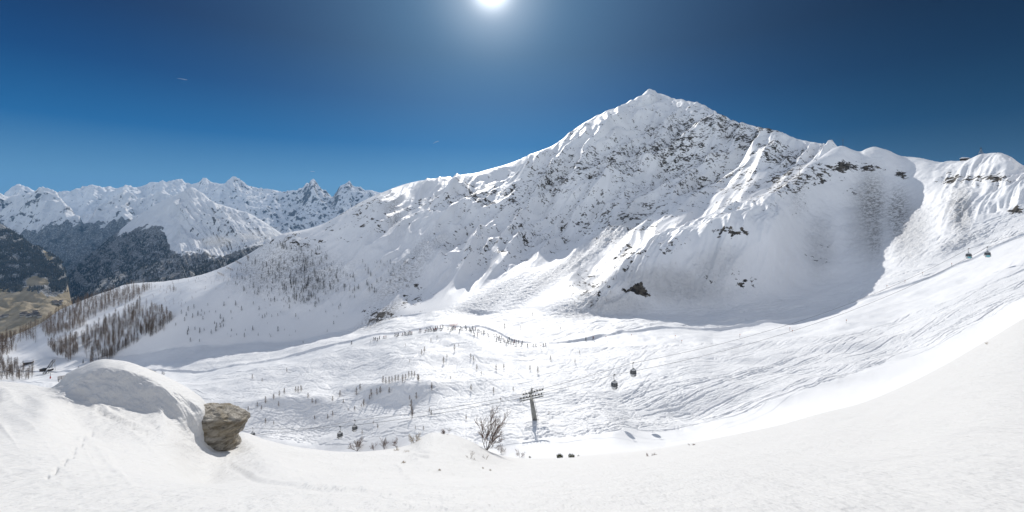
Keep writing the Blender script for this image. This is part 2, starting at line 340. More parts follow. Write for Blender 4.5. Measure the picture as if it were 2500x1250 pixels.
# rock cover
rk = np.zeros(GY.shape)
for q in [(1720, 300, 150, 40, 1), (1640, 370, 170, 45, 1), (1470, 410, 130, 50, .9), (1350, 430, 80, 50, .9), (1240, 465, 70, 45, .8), (1800, 320, 60, 24, 1), (1860, 318, 50, 14, 1.5), (1910, 385, 80, 40, 1), (1700, 440, 190, 60, .75), (1600, 300, 60, 30, .7), (1930, 440, 70, 40, 1.1), (2075, 410, 75, 13, 1.5),
          (1170, 470, 60, 40, .8), (1070, 500, 110, 30, .55), (1550, 716, 42, 12, 2.2), (1790, 565, 36, 14, 1.3), (2350, 438, 60, 16, 1.3), (2440, 440, 40, 16, 1.2), (2000, 420, 50, 30, .8), (1640, 605, 40, 20, .7), (1530, 620, 40, 34, 1.0), (1190, 600, 110, 60, .5), (1500, 520, 200, 60, .6), (1850, 500, 120, 40, .3), (2090, 470, 40, 10, 1.0), (1770, 690, 60, 18, .7), (2480, 520, 20, 10, 1.2),
          (1410, 320, 40, 12, .9), (1300, 560, 90, 50, .6), (900, 520, 120, 50, .4), (700, 590, 90, 25, .7), (2200, 425, 14, 12, 1.3), (2000, 620, 30, 30, .3), (1440, 700, 50, 40, .6), (930, 770, 40, 18, 1.3), (1000, 700, 60, 50, .5)]:
    rk = blob(rk, *q)
rk *= sm(7.9, 8.1, VV)*(1-sm(13, 13.05, VV))
rk = np.maximum(rk, .16*env*(GU > 1150))
veg = np.zeros(GY.shape)
for q in [(2130, 500, 34, 70, .7), (2190, 520, 30, 60, .8), (2135, 560, 20, 70, .6), (2330, 510, 25, 50, .5), (700, 660, 150, 60, .55), (960, 500, 24, 40, .5), (1000, 660, 120, 30, .45, -.7), (930, 770, 60, 18, .9, -.6), (1440, 730, 50, 30, .35, -.6), (1950, 490, 20, 40, .3)]:
    veg = blob(veg, *q)
veg *= sm(7.6, 8, VV)
# ---- groomed run: flat band with cut banks
L7p = np.interp(GU.ravel(), U, L7[0]).reshape(GU.shape)
low = np.interp(U, [-400, 250, 420, 600, 720, 850, 970, 1054, 1138, 1210, 1258, 1330, 1450, 1540, 1800, 2066, 2300, 2500, 2900], [928, 930, 930, 906, 884, 849, 821, 811, 812, 834, 846, 848, 843, 842, 838, 815, 740, 655, 470])
dl = PYb-L7p; wid = (low-L7[0])[None, :]
inside = sm(-1.5, 1.0, dl)*(1-sm(0, 4, dl-wid))
bank = np.exp(-((dl+1.2)/1.3)**2)*.6+np.exp(-((dl-wid-2)/1.6)**2)*.4
visb = (VV > 5.5) & (VV < 8.5)
GZ = GZ+np.where(visb, bank-.35*inside, 0)
track = sm(4.9, 5.4, VV)*(1-.55*sm(7.9, 8.3, VV))*(1-.9*inside*visb)*sm(330, 480, GU)
track *= (1-sm(8.3, 9.0, VV)*(1-sm(1100, 1300, GU)*(1-sm(1450, 1500, GU))*.5-sm(2200, 2350, GU)*.9))
# ---- ski tracks pressed into the bowl as real grooves
G = np.zeros(GY.shape)
def row_for(px, py, lo, hi):
    c = int(round((px-U[0])/(U[1]-U[0]))); c = max(1, min(NC-2, c))
    col = PYb[lo:hi, c]; i = int(np.argmin(np.abs(col-py))); return lo+i, c, abs(col[i]-py)
r5 = int(np.argmin(np.abs(V-5.1))); r8 = int(np.argmin(np.abs(V-8.25)))
def groove(x0, y0, dx, dy, n, wig, wl, ph, depth):
    L = math.hypot(dx, dy); nx, ny = -dy/L, dx/L
    for i in range(n):
        t = i/n
        w = wig*math.sin(t*L/wl*6.283+ph)*(1-.3*t)
        px = x0+dx*t+nx*w+8*math.sin(t*3+ph); py = y0+dy*t+ny*w*.55+3*math.sin(t*5+ph*2)
        if not (-350 < px < 2850): continue
        r, c, e = row_for(px, py, r5, r8)
        if e > 3: continue
        if inside[r, c] > .5: continue
        G[r, c] = min(G[r, c], -depth)
R_ = random.Random(5)
for k in range(170):                        # long sweeping runs on the right half of the bowl
    x0 = R_.uniform(1500, 2850); y0 = np.interp(x0, [1500, 1900, 2200, 2500, 2850], [960, 900, 840, 700, 560])+R_.uniform(-110, 90)
    ln = R_.uniform(100, 520); sl = np.interp(x0, [1500, 2000, 2500], [.14, .30, .55])
    groove(x0, y0, -ln, ln*sl*R_.uniform(.75, 1.1), int(ln*.8), R_.uniform(0, 7), R_.uniform(90, 220), R_.uniform(0, 6), R_.uniform(.05, .2))
for k in range(620):                        # tangled turns in the middle
    x0 = R_.uniform(500, 1650); y0 = R_.uniform(830, 1090)
    ln = R_.uniform(40, 200); a = R_.choice([2.9, 2.6, 3.3, 2.3, .5]) + R_.uniform(-.3, .3)
    groove(x0, y0, ln*math.cos(a), abs(ln*math.sin(a))*.7, int(ln*1.1), R_.uniform(3, 12), R_.uniform(30, 90), R_.uniform(0, 6), R_.uniform(.06, .27))
for k in range(150):                        # tracks on the far side above the run
    x0 = R_.uniform(1000, 2300); y0 = np.interp(x0, [1000, 1500, 2000, 2300], [800, 790, 760, 660])+R_.uniform(-30, 10)
    ln = R_.uniform(60, 220)
    groove(x0, y0, -ln, ln*R_.uniform(0, .25), int(ln), R_.uniform(0, 5), R_.uniform(40, 90), R_.uniform(0, 6), R_.uniform(.15, .4))
for k in range(160):
    x0 = R_.uniform(2280, 2600); y0 = R_.uniform(440, 600); ln = R_.uniform(40, 130); a = R_.uniform(2.5, 2.9)
    groove(x0, y0, ln*math.cos(a), ln*math.sin(a)*.8, int(ln), R_.uniform(1, 6), R_.uniform(30, 60), R_.uniform(0, 6), R_.uniform(.15, .35))
G2 = G+0
G2[1:] += .35*G[:-1]; G2[:-1] += .35*G[1:]; G2[:, 1:] += .35*G[:, :-1]; G2[:, :-1] += .35*G[:, 1:]
rim_ = -np.roll(G2, 2, 0)*.45
GZ = GZ+(G2+rim_)*.55
def fix_crest(GZ, vlo, vhi, want, w, sel):
    rr = (V >= vlo) & (V <= vhi); now = (HY-GZ[rr]/GY[rr]*F).min(0); d = hblur((want-now)[None], 3, 2)[0]*sel
    return GZ-w*d[None]*GY/F
GZ = fix_crest(GZ, 11.2, 13.2, LC[0], above*sm(.25, .95, fr), np.where((U > 520) & (U < 2010), 1., 0.))
slope = grid_object('mountain_snow_slope', GX, GY, GZ, M_ground, {'rock': rk, 'track': track, 'rubble': rub*1.3, 'veg': veg, 'crust_dim': 1-sm(3.2, 5.2, VV)})
tag(slope, 'snow covered bowl, ski runs and rocky peak rising above them', None, None, 'structure')
# the same snow carried on beyond both sides of the view and behind the viewpoint
for k_, us in ((0, [-380, -600, -900, -1400, -2400, -5000, -12000]), (-1, [2880, 3100, 3500, 4200, 5200, 8000, 14000])):
    if k_ == 0: us = us[::-1]
    ey = GY[:, k_][:, None]*np.ones((1, len(us))); ez = GZ[:, k_][:, None]*np.ones((1, len(us))); uu = np.array(us)[None]*np.ones((R, 1))
    o_m = grid_object('snow_slope_margin', ey*(uu-CX)/F, ey, ez, M_ground, {'rock': 0., 'track': 0., 'rubble': 0., 'veg': 0., 'crust_dim': (1-sm(3.2, 5.2, V))[:, None]*np.ones((1, len(us)))})
    tag(o_m, 'plain snow slope continuing beyond the side of the view', None, None, 'structure')
yb = np.array([-60, -20, -8, -3, -1, .0, .35])[:, None]*np.ones((1, 9)); xb = np.array([-60, -20, -8, -3, 0, 3, 8, 20, 60])[None]*np.ones((7, 1))
o_m = grid_object('snow_slope_behind', xb, yb, -.85-.45*np.minimum(yb-.35, 0)*0-.0*xb-.02, M_ground, {'rock': 0., 'track': 0., 'rubble': 0., 'veg': 0., 'crust_dim': 1.})
tag(o_m, 'plain snow behind the viewpoint', None, None, 'structure')
GPY = HY-GZ/GY*F
RV0 = int(np.argmax(V > 4.75))
def ground(px, py, near=False):
    """ground point seen at (px, py): nearest crossing, beyond the foreground rim unless near"""
    c = (px-U[0])/(U[1]-U[0]); c0 = int(max(0, min(NC-2, math.floor(c)))); f = c-c0
    lo_ = 0 if near else RV0; col = (GPY[:, c0]*(1-f)+GPY[:, c0+1]*f)[lo_:]; yy = (GY[:, c0]*(1-f)+GY[:, c0+1]*f)[lo_:]
    h = np.minimum.accumulate(col)
    i = int(np.argmax(h <= py))
    if i == 0: return P(px, py, yy[0]) if not near and h[0] <= py+25 else None
    a = (col[i-1]-py)/(col[i-1]-col[i]+1e-9); a = min(max(a, 0), 1)
    Y = yy[i-1]*(1-a)+yy[i]*a
    return P(px, py, Y)
def zat(px, Y):
    c = int(round((px-U[0])/(U[1]-U[0]))); return float(np.interp(Y, GY[:, c], GZ[:, c]))

# ================================================================== FAR VALLEY AND RANGES
def far_grid(name, lines, rows, u0, u1, nc, ampf, attrf, label):
    u = np.linspace(u0, u1, nc)
    Ls = [curve(l, u) for l in lines]
    Y, Z, v = loft(Ls, rows)
    X = Y*(u-CX)/F; Uu = np.broadcast_to(u, Y.shape); Vv = np.broadcast_to(v[:, None], Y.shape); py = HY-Z/Y*F
    Z = Z+ampf(X, Y, Uu, Vv, py)
    o = grid_object(name, X, Y, Z, M_far, attrf(X, Y, Z, Uu, Vv, py))
    tag(o, label, None, None, 'structure')
    return u, v, X, Y, Z
# back range
backC = [(-500, 500, 7600), (-200, 470, 7600), (0, 486, 7600), (30, 471, 7600), (75, 466, 7600), (105, 472, 7600), (135, 481, 7700), (165, 476, 7800), (200, 467, 7900), (225, 460, 7900), (245, 464, 7900), (280, 462, 7900), (310, 458, 8000), (330, 461, 8000), (355, 453, 8100), (372, 443, 8100), (396, 443, 8100), (404, 451, 8100),
         (440, 447, 8200), (462, 459, 8200), (482, 458, 8200), (500, 450, 8200), (545, 447, 8200), (570, 443, 8200), (595, 453, 8200), (622, 464, 8400), (660, 464, 8600), (700, 472, 8600), (738, 470, 8400), (750, 456, 8300), (763, 450, 8300), (775, 456, 8300), (790, 470, 8300), (812, 485, 8300), (826, 472, 8200), (840, 458, 8200), (852, 454, 8200), (866, 462, 8200), (885, 467, 8300), (905, 464, 8400), (930, 468, 8500), (960, 490, 8500), (1100, 500, 8500), (1300, 520, 8500)]
def amp_back(X, Y, u, v, py):
    e = sm(0, .8, v)*(1-.75*sm(1.9, 2, v)); n = ridged(X/900+Y/2500, Y/1500, 4, .55)-.9
    return e*(110*n+36*ridged(X/260, Y/320, 3, .6))
far_grid('distant_mountain_range', [[(-500, 640, 5200), (1300, 640, 5200)], [(-500, 560, 6400), (700, 570, 6400), (1300, 560, 6400)], backC, [(-500, 560, 9600), (1300, 570, 9600)]],
         [100, 170, 20], -500, 1250, 900, amp_back, lambda X, Y, Z, u, v, py: {'forest': 1.1*sm(560, 640, py)*(u < 640), 'rock': .22+.22*sm(480, 700, u), 'meadow': 0},
         'far jagged snowy mountain range along the horizon')
# nearer range of shoulders on the left
def amp_mid(X, Y, u, v, py):
    e = sm(0, .7, v)*(1-.8*sm(1.85, 2, v)); n = ridged(X/700+Y/1900+3, Y/1400, 4, .5)-.8
    return e*(120*n+45*ridged(X/210+5, Y/330, 3, .55))
midC = [(-500, 470, 5200), (-200, 500, 5200), (0, 488, 5200), (40, 478, 5200), (90, 474, 5200), (130, 487, 5200), (165, 510, 5100), (195, 545, 5000), (205, 560, 5000), (235, 520, 5300), (270, 492, 5500), (300, 478, 5600), (340, 500, 5700), (400, 480, 5700), (440, 500, 5600), (600, 560, 5400), (800, 700, 5400)]
far_grid('snowy_shoulder_hills', [[(-500, 720, 3600), (800, 760, 3600)], [(-500, 620, 4300), (800, 660, 4300)], midC, [(-500, 600, 6300), (800, 720, 6300)]],
         [90, 150, 16], -500, 760, 620, amp_mid, lambda X, Y, Z, u, v, py: {'forest': 1.25*sm(548, 596, py), 'rock': .28, 'meadow': 0}, 'snowy shoulders above dark forest on the far left')
# the big pyramid mountain in the middle of the valley
pyC = [(60, 745, 3300), (120, 715, 3300), (150, 690, 3350), (200, 640, 3500), (260, 590, 3700), (320, 540, 3850), (370, 505, 3950), (410, 483, 4000), (440, 472, 4000), (466, 459, 4000), (490, 472, 3980), (520, 492, 3900), (560, 505, 3800), (600, 520, 3700), (640, 540, 3550), (670, 558, 3450), (700, 580, 3350), (760, 620, 3200), (900, 700, 3000)]
def amp_pyr(X, Y, u, v, py):
    e = sm(0, .5, v)*(1-.85*sm(1.8, 2, v))
    s = u+(py-460)*1.15*np.where(u < 440, 1, -.9)
    return e*(26*(ridged(s/60, py/240., 3, .5)-.7)+30*fbm(X/240, Y/240, 4)+9*ridged(s/14., py/90., 2))
def at_pyr(X, Y, Z, u, v, py):
    tl = np.interp(u, [0, 250, 400, 420, 520, 600, 680, 800], [600, 570, 545, 600, 610, 600, 585, 580])
    return {'forest': .92*sm(tl-12, tl+30, py)-.35*np.exp(-((u-470)/75.)**2)*sm(720, 600, py), 'rock': .22+.18*sm(480, 560, u), 'meadow': 0}
pu, pv, pX, pY, pZ = far_grid('pyramid_mountain', [[(60, 900, 1500), (200, 860, 1500), (450, 760, 1600), (700, 680, 1700), (900, 760, 1700)], [(60, 790, 2300), (150, 745, 2400), (250, 700, 2500), (350, 660, 2600), (410, 630, 2700), (450, 600, 2900), (560, 600, 2700), (650, 600, 2500), (900, 720, 2300)], pyC, [(60, 790, 5000), (466, 600, 5200), (900, 720, 4800)]],
         [150, 190, 16], 60, 900, 560, amp_pyr, at_pyr, 'broad snowy pyramid mountain with dark forested flanks')
# left forest hill falling to the valley floor, with brown meadows
hlC = [(-500, 480, 2700), (-200, 505, 2650), (0, 546, 2600), (40, 575, 2560), (80, 602, 2500), (115, 618, 2450), (140, 640, 2400), (158, 668, 2320), (166, 700, 2250), (172, 735, 2150), (200, 790, 2000), (300, 900, 1800)]
def amp_hill(X, Y, u, v, py):
    e = sm(1., 1.5, v)*(1-.7*sm(2.85, 3, v)); return e*(28*fbm(X/190, Y/190, 4)+10*ridged(X/90, Y/160, 3))+3*fbm(X/60, Y/60, 3)
def at_hill(X, Y, Z, u, v, py):
    md = sm(708, 722, py+10*perlin(u/20., py/12.))*.95
    md = np.maximum(md, .9*np.exp(-(((u-92)/34.)**2+((py-690)/14.)**2)))
    md = np.maximum(md, .8*np.exp(-(((u-118-(py-630)*.35)/11.)**2+((py-630)/36.)**2)))
    return {'forest': 1.0*(1-.25*sm(600, 560, py)), 'rock': .25, 'meadow': md}
hu, hv, hX, hY, hZ = far_grid('forested_hill_and_valley_floor', [[(-500, 880, 1150), (300, 960, 1150)], [(-500, 820, 1500), (0, 815, 1500), (120, 812, 1500), (300, 930, 1400)], [(-500, 740, 1900), (0, 715, 1950), (100, 712, 1950), (160, 745, 1900), (300, 915, 1600)], hlC, [(-500, 700, 3600), (166, 800, 3000), (300, 1000, 2800)]],
         [30, 90, 150, 14], -500, 260, 420, amp_hill, at_hill, 'dark forested hillside above a brown valley floor')

# ------------------------------------------------------------------ air
def box_obj(name, a, b, mat):
    bm = bmesh.new(); bmesh.ops.create_cube(bm, size=1)
    for v in bm.verts: v.co = Vector([(a[i]+b[i])/2+v.co[i]*(b[i]-a[i]) for i in range(3)])
    me = bpy.data.meshes.new(name); bm.to_mesh(me); bm.free(); me.materials.append(mat)
    o = bpy.data.objects.new(name, me); C.objects.link(o); return o
hm = bpy.data.materials.new('thin_air'); hm.use_nodes = True; t_ = hm.node_tree; t_.nodes.clear()
ho = t_.nodes.new('ShaderNodeOutputMaterial'); pv_ = t_.nodes.new('ShaderNodeVolumePrincipled'); t_.links.new(pv_.outputs[0], ho.inputs['Volume'])
pv_.inputs['Color'].default_value = (.22, .56, 1, 1); pv_.inputs['Density'].default_value = 2.9e-5; pv_.inputs['Anisotropy'].default_value = .1
tag(box_obj('haze', (-19000, -400, -1700), (14000, 10500, 900), hm), 'thin bluish air fading the far mountains', None, None, 'stuff')
#OBJ_BEGIN
# ================================================================== OBJECT HELPERS
def mesh_obj(name, bm, mats, parent=None, smooth=False):
    me = bpy.data.meshes.new(name); bm.to_mesh(me); bm.free()
    for m in (mats if isinstance(mats, (list, tuple)) else [mats]): me.materials.append(m)
    if smooth: me.polygons.foreach_set('use_smooth', [True]*len(me.polygons))
    o = bpy.data.objects.new(name, me); C.objects.link(o)
    if parent is not None: o.parent = parent
    return o
def empty(name, loc, rz=0):
    o = bpy.data.objects.new(name, None); C.objects.link(o); o.location = loc; o.rotation_euler = (0, 0, rz); o.empty_display_size = .2
    return o
def tube(bm, p0, p1, r0, r1=None, n=6, mi=0, cap=True):
    p0 = Vector(p0); p1 = Vector(p1); r1 = r0 if r1 is None else r1
    d = (p1-p0).normalized(); a = d.orthogonal().normalized(); b = d.cross(a)
    v0 = [bm.verts.new(p0+(a*math.cos(t)+b*math.sin(t))*r0) for t in [i*2*math.pi/n for i in range(n)]]
    v1 = [bm.verts.new(p1+(a*math.cos(t)+b*math.sin(t))*r1) for t in [i*2*math.pi/n for i in range(n)]]
    for i in range(n):
        f = bm.faces.new((v0[i], v0[(i+1) % n], v1[(i+1) % n], v1[i])); f.material_index = mi; f.smooth = True
    if cap:
        bm.faces.new(v0[::-1]).material_index = mi; bm.faces.new(v1).material_index = mi
def path(bm, pts, r, n=5, mi=0):
    for a, b in zip(pts[:-1], pts[1:]): tube(bm, a, b, r, r, n, mi)
def box(bm, c, s, mi=0, rot=None, bevel=0):
    r = bmesh.ops.create_cube(bm, size=1); vs = r['verts']
    M_ = Matrix.Translation(Vector(c)) @ (rot.to_4x4() if rot else Matrix.Identity(4)) @ Matrix.Diagonal((*s, 1))
    bmesh.ops.transform(bm, matrix=M_, verts=vs)
    fs = {f for v in vs for f in v.link_faces}
    for f in fs: f.material_index = mi
    if bevel:
        bmesh.ops.bevel(bm, geom=list({e for v in vs for e in v.link_edges}), offset=bevel, segments=2, affect='EDGES', profile=.5)
def tri(bm, a, b, c, mi=0):
    f = bm.faces.new((bm.verts.new(a), bm.verts.new(b), bm.verts.new(c))); f.material_index = mi
def dup(root, loc, rz=0, sc=1., label=None, group=None):
    r = root.copy(); C.objects.link(r); r.location = loc; r.rotation_euler = (0, 0, rz); r.scale = (sc, sc, sc)
    if label: r['label'] = label
    if group: r['group'] = group
    for ch in list(root.children):
        c = ch.copy(); C.objects.link(c); c.parent = r
        for g in list(ch.children):
            d = g.copy(); C.objects.link(d); d.parent = c
    return r

# ================================================================== TREES
def larch_crown(bm, R, dens=1., mi=0, dark=False):
    n = int(150*dens)
    for i in range(n):
        t = R.random()**.8; z = .12+.86*t; a = R.uniform(0, 6.283)
        L = (.25 if not dark else .24)*(1-t*.86)*R.uniform(.5, 1.15)*(1 if z > .25 else .7)
        up = R.uniform(-.05, .25) if not dark else R.uniform(-.3, -.05)
        d = Vector((math.cos(a), math.sin(a), up)); p = Vector((0, 0, z))+d*.01
        q = p+d*L; s_ = d.cross(Vector((0, 0, 1))).normalized()*(.009 if not dark else .03)
        tri(bm, p-s_, p+s_, q, mi)
        for k in range(3 if not dark else 4):
            m = p+d*L*R.uniform(.3, 1.); w = Vector((R.uniform(-1, 1), R.uniform(-1, 1), R.uniform(-.8, .6)))*(.045 if not dark else .06)
            tri(bm, m, m+w, m+w*.5+Vector((R.uniform(-1, 1), R.uniform(-1, 1), R.uniform(-1, 1)))*.012, mi)
def tree_mesh_pair(seed, dark):
    R = random.Random(seed)
    b1 = bmesh.new(); z = 0; p = Vector((0, 0, -.06))
    for k in range(5):
        q = Vector((R.uniform(-.006, .006), R.uniform(-.006, .006), .2*(k+1))); tube(b1, p, q, .014*(1-k*.19), .014*(1-(k+1)*.19)+.001, 5); p = q
    b2 = bmesh.new(); larch_crown(b2, R, 1. if not dark else 1.3, 0, dark)
    return b1, b2
def make_tree(name, seed, dark):
    e = empty(name, (0, 0, -500)); b1, b2 = tree_mesh_pair(seed, dark)
    mesh_obj('trunk', b1, M_bark, e); mesh_obj('crown', b2, M_conif if dark else M_larch, e)
    return e
def make_small(name, seed, dark):
    R = random.Random(seed); bm = bmesh.new(); tube(bm, (0, 0, -.06), (0, 0, .98), .013, .002, 4, 1, False); larch_crown(bm, R, .55 if not dark else .7, 0, dark)
    return mesh_obj(name, bm, [M_conif if dark else M_larch, M_bark])
def inpoly(p, poly):
    x, y = p; c = False; j = len(poly)-1
    for i in range(len(poly)):
        xi, yi = poly[i]; xj, yj = poly[j]
        if (yi > y) != (yj > y) and x < (xj-xi)*(y-yi)/(yj-yi)+xi: c = not c
        j = i
    return c
def sample(poly, n, R):
    xs = [p[0] for p in poly]; ys = [p[1] for p in poly]; out = []
    while len(out) < n:
        p = (R.uniform(min(xs), max(xs)), R.uniform(min(ys), max(ys)))
        if inpoly(p, poly): out.append(p)
    return out
RT = random.Random(31)
stuff_sets = {False: [], True: []}
protoL = [make_tree('larch_tree', 100+i, False) for i in range(5)]
protoC = [make_tree('spruce_tree', 200+i, True) for i in range(3)]
smallL = [make_small('larch_sapling', 300+i, False) for i in range(4)]
smallC = [make_small('young_spruce', 400+i, True) for i in range(3)]
used = set()
def put_tree(px, py, h, dark, label, group, small=None, name=None):
    g = ground(px, py)
    if g is None: return None
    small = h < 9 if small is None else small
    src = RT.choice((smallC if small else protoC) if dark else (smallL if small else protoL))
    hm_ = h*g.y/F; g.z -= .02*hm_
    if src.name in used: o = dup(src, g, RT.uniform(0, 6.28), hm_)
    else:
        used.add(src.name); o = src; o.location = g; o.rotation_euler = (0, 0, RT.uniform(0, 6.28)); o.scale = (hm_,)*3
    tag(o, label, 'tree', group); return o
stands = [
 ([(-10, 828), (60, 806), (95, 790), (100, 800), (40, 822), (-10, 842)], 80, 15, 20, 'bare larch on the skyline of the far left crest', 'larches on the far left skyline'),
 ([(100, 778), (170, 742), (262, 718), (322, 702), (372, 702), (326, 734), (240, 768), (196, 802), (112, 828), (100, 802)], 760, 14, 21, 'brown leafless larch in the stand just below the far crest', 'larches in the stand under the crest'),
 ([(34, 808), (86, 790), (88, 838), (42, 838)], 70, 15, 20, 'brown leafless larch in the small square stand at the far left', 'larches in the small left stand'),
 ([(112, 842), (190, 820), (194, 862), (166, 884), (128, 860)], 170, 17, 23, 'tall bare larch in the stand above the lift station', 'larches above the lift station'),
 ([(196, 818), (272, 782), (342, 744), (392, 758), (424, 778), (400, 810), (302, 854), (262, 886), (222, 900), (200, 848)], 520, 17, 26, 'tall bare larch in the big shaded stand left of the bowl', 'larches in the big shaded stand'),
 ([(-10, 812), (46, 836), (40, 858), (-10, 878)], 60, 20, 26, 'bare larch in the upper clump at the left edge', 'larches in the upper left clump'),
 ([(-10, 882), (56, 898), (86, 912), (76, 926), (10, 934), (-10, 934)], 75, 20, 28, 'golden brown larch in the lower clump above the snow rim', 'larches in the lower left clump'),
]
big = []
for poly, n, h0, h1, lab, grp in stands:
    for p in sample(poly, n, RT): big.append((RT.uniform(h0, h1)*(1 if RT.random() > .25 else .7), p, lab, grp))
big.sort(key=lambda t: -t[0])
for i, (h, p, lab, grp) in enumerate(big):
    if i < 270: put_tree(p[0], p[1], h, False, lab, grp, small=False)
    else: stuff_sets[False].append((p[0], p[1], h))
# two very dark spruces near the lift track
put_tree(203, 888, 11, True, 'dark spruce beside the narrow track left of the snow drift, the larger of two', None, False)
put_tree(191, 902, 8, True, 'small dark spruce just below the larger dark spruce by the track', None, False)
# scattered trees on the sunlit shoulder
for p in sample([(330, 700), (400, 694), (520, 672), (600, 650), (560, 700), (470, 730), (430, 760), (400, 745)], 62, RT):
    put_tree(p[0], p[1], RT.uniform(5, 9), False, 'small bare larch scattered on the sunlit shoulder', 'small larches on the sunlit shoulder', True)
for p in sample([(400, 706), (432, 700), (430, 712), (402, 722)], 16, RT):
    put_tree(p[0], p[1], RT.uniform(8, 12), False, 'bare larch in the compact clump on the sunlit shoulder', 'larches in the compact shoulder clump', True)
for p in sample([(420, 800), (440, 750), (520, 745), (560, 790), (480, 840), (430, 830)], 34, RT):
    put_tree(p[0], p[1], RT.uniform(5, 14), True, 'lone dark tree on the shaded slope right of the big larch stand', 'lone trees right of the larch stand', True)
slope_pts = []
for poly, n in [([(560, 660), (690, 590), (780, 600), (860, 660), (880, 710), (790, 740), (690, 745), (580, 715)], 330), ([(670, 650), (760, 630), (800, 700), (740, 745), (690, 720)], 170), ([(560, 720), (900, 720), (800, 820), (500, 830)], 60), ([(880, 640), (1000, 640), (960, 700), (900, 720)], 50)]:
    for p in sample(poly, n, RT): slope_pts.append((RT.choice([4, 5, 6, 8, 10, 13])*RT.uniform(.8, 1.2), p))
slope_pts.sort(key=lambda t: -t[0])
for i, (h, p) in enumerate(slope_pts):
    if i < 255: put_tree(p[0], p[1], h, True, 'small dark conifer scattered on the shaded flank of the mountain', 'dark conifers on the shaded flank', True)
    else: stuff_sets[True].append((p[0], p[1], h))
# bare larches of the bowl, one by one
valley = [(935,935,17),(942,937,16),(950,937,18),(957,933,15),(965,932,17),(972,930,15),(983,934,20),(990,928,15),(998,922,16),(1005,920,15),(1012,920,14),(1020,931,18),
 (906,968,18),(920,964,16),(928,960,17),(950,960,15),(888,992,18),(902,976,12),(882,994,9),(866,1002,11),(850,1003,7),(812,980,13),(830,968,15),(838,984,10),(771,986,11),(762,984,12),(870,964,18),(879,952,15),(752,972,13),(722,957,14),(728,958,15),(735,957,16),
 (800,1022,11),(812,1016,13),(768,1024,10),(648,1034,13),(668,1036,8),(680,992,12),(638,1000,10),(648,984,16),(668,976,15),(682,968,14),(694,962,14),(628,994,12),(606,1004,12),(604,1022,10),(616,926,12),(700,908,10),(1022,931,16),(1016,974,16),(1000,976,11),
 (1006,1020,26),(1004,998,22),(1048,1006,11),(1053,1014,13),(1054,946,12),(922,1046,11),(911,1034,7),(884,1060,10),(1014,1048,9),(1034,1050,10),(1232,804,14),(1067,825,8),(1052,834,9),(1029,866,13),(1036,860,14),(1083,888,17),(1110,857,16),(1091,874,10),(1149,876,13),(1156,881,12),
 (1164,903,14),(1211,905,14),(1230,900,12),(1175,915,9),(1294,905,13),(1313,912,17),(1344,879,11),(1404,886,10),(1415,864,8),(1054,953,13),(1150,953,15),(1205,960,15),(1253,956,12),(1138,1025,13),(640,932,9),(1270,803,8),(1368,805,8),(1300,770,8),(1100,926,8),(1340,1010,7),(1222,978,8),(1120,846,7),(990,845,6),(1000,884,7),(905,836,5),(740,838,6)]
places = {0: 'in the brown row on the knoll amid the bowl', 1: 'in the shaded hollow behind the snow rim', 2: 'on the open tracked snow below the skiers'}
for i, (px, py, h) in enumerate(valley):
    k = 0 if 930 <= px <= 1022 and 915 < py < 940 else (1 if px < 960 else 2)
    t_o = put_tree(px, py, h*1.08, False, 'bare brown young larch '+places[k], ['larches on the knoll row', 'larches in the shaded hollow', 'larches scattered over the tracked bowl'][k], False)
    if t_o: t_o.scale = (t_o.scale[0]*1.35, t_o.scale[1]*1.35, t_o.scale[2])

for px, py, h in [(1430,702,12),(1440,697,10),(1470,692,11),(1505,682,12),(1520,662,10),(1490,717,11),(1442,742,9),(1402,742,9),(1396,727,10),(1391,737,8),(1415,715,9),(1455,722,8),(1480,735,9),(1835,696,9),(1650,646,8),(1760,612,8),(1460,680,8),(1540,700,8)]:
    put_tree(px, py, h, False, 'thin bare larch clinging to the rocky end of the spur', 'larches on the end of the spur', True)
def stuff_mesh(name, items, mat, dens, dark, label):
    vs = []; fs = []; R = random.Random(9)
    base = []
    for s_ in range(3):
        bm = bmesh.new(); tube(bm, (0, 0, -.05), (0, 0, .98), .013, .002, 3, 0, False); larch_crown(bm, R, dens, 0, dark)
        bm.verts.index_update(); base.append((np.array([v.co[:] for v in bm.verts]), [[v.index for v in f.verts] for f in bm.faces])); bm.free()
    off = 0; V_ = []; F_ = []
    for g, h in items:
        v, f = base[R.randrange(3)]; a = R.uniform(0, 6.28); c_, s2_ = math.cos(a), math.sin(a)
        w_ = np.stack([v[:, 0]*c_-v[:, 1]*s2_, v[:, 0]*s2_+v[:, 1]*c_, v[:, 2]], 1)*h+np.array(g)
        V_.append(w_); F_ += [[i+off for i in q] for q in f]; off += len(v)
    me = bpy.data.meshes.new(name); me.from_pydata(np.concatenate(V_).tolist(), [], F_); me.materials.append(mat)
    o = bpy.data.objects.new(name, me); C.objects.link(o); tag(o, label, None, None, 'stuff'); return o
for dark in (False, True):
    it = []
    for px, py, h in stuff_sets[dark]:
        g = ground(px, py)
        if g is not None: it.append((g, h*g.y/F))
    stuff_mesh('larch_wood' if not dark else 'conifer_scrub', it, M_conif if dark else M_larch, .5, dark, 'mass of bare brown larches filling the stands on the left' if not dark else 'tiny dark conifers dotted over the shaded flank')
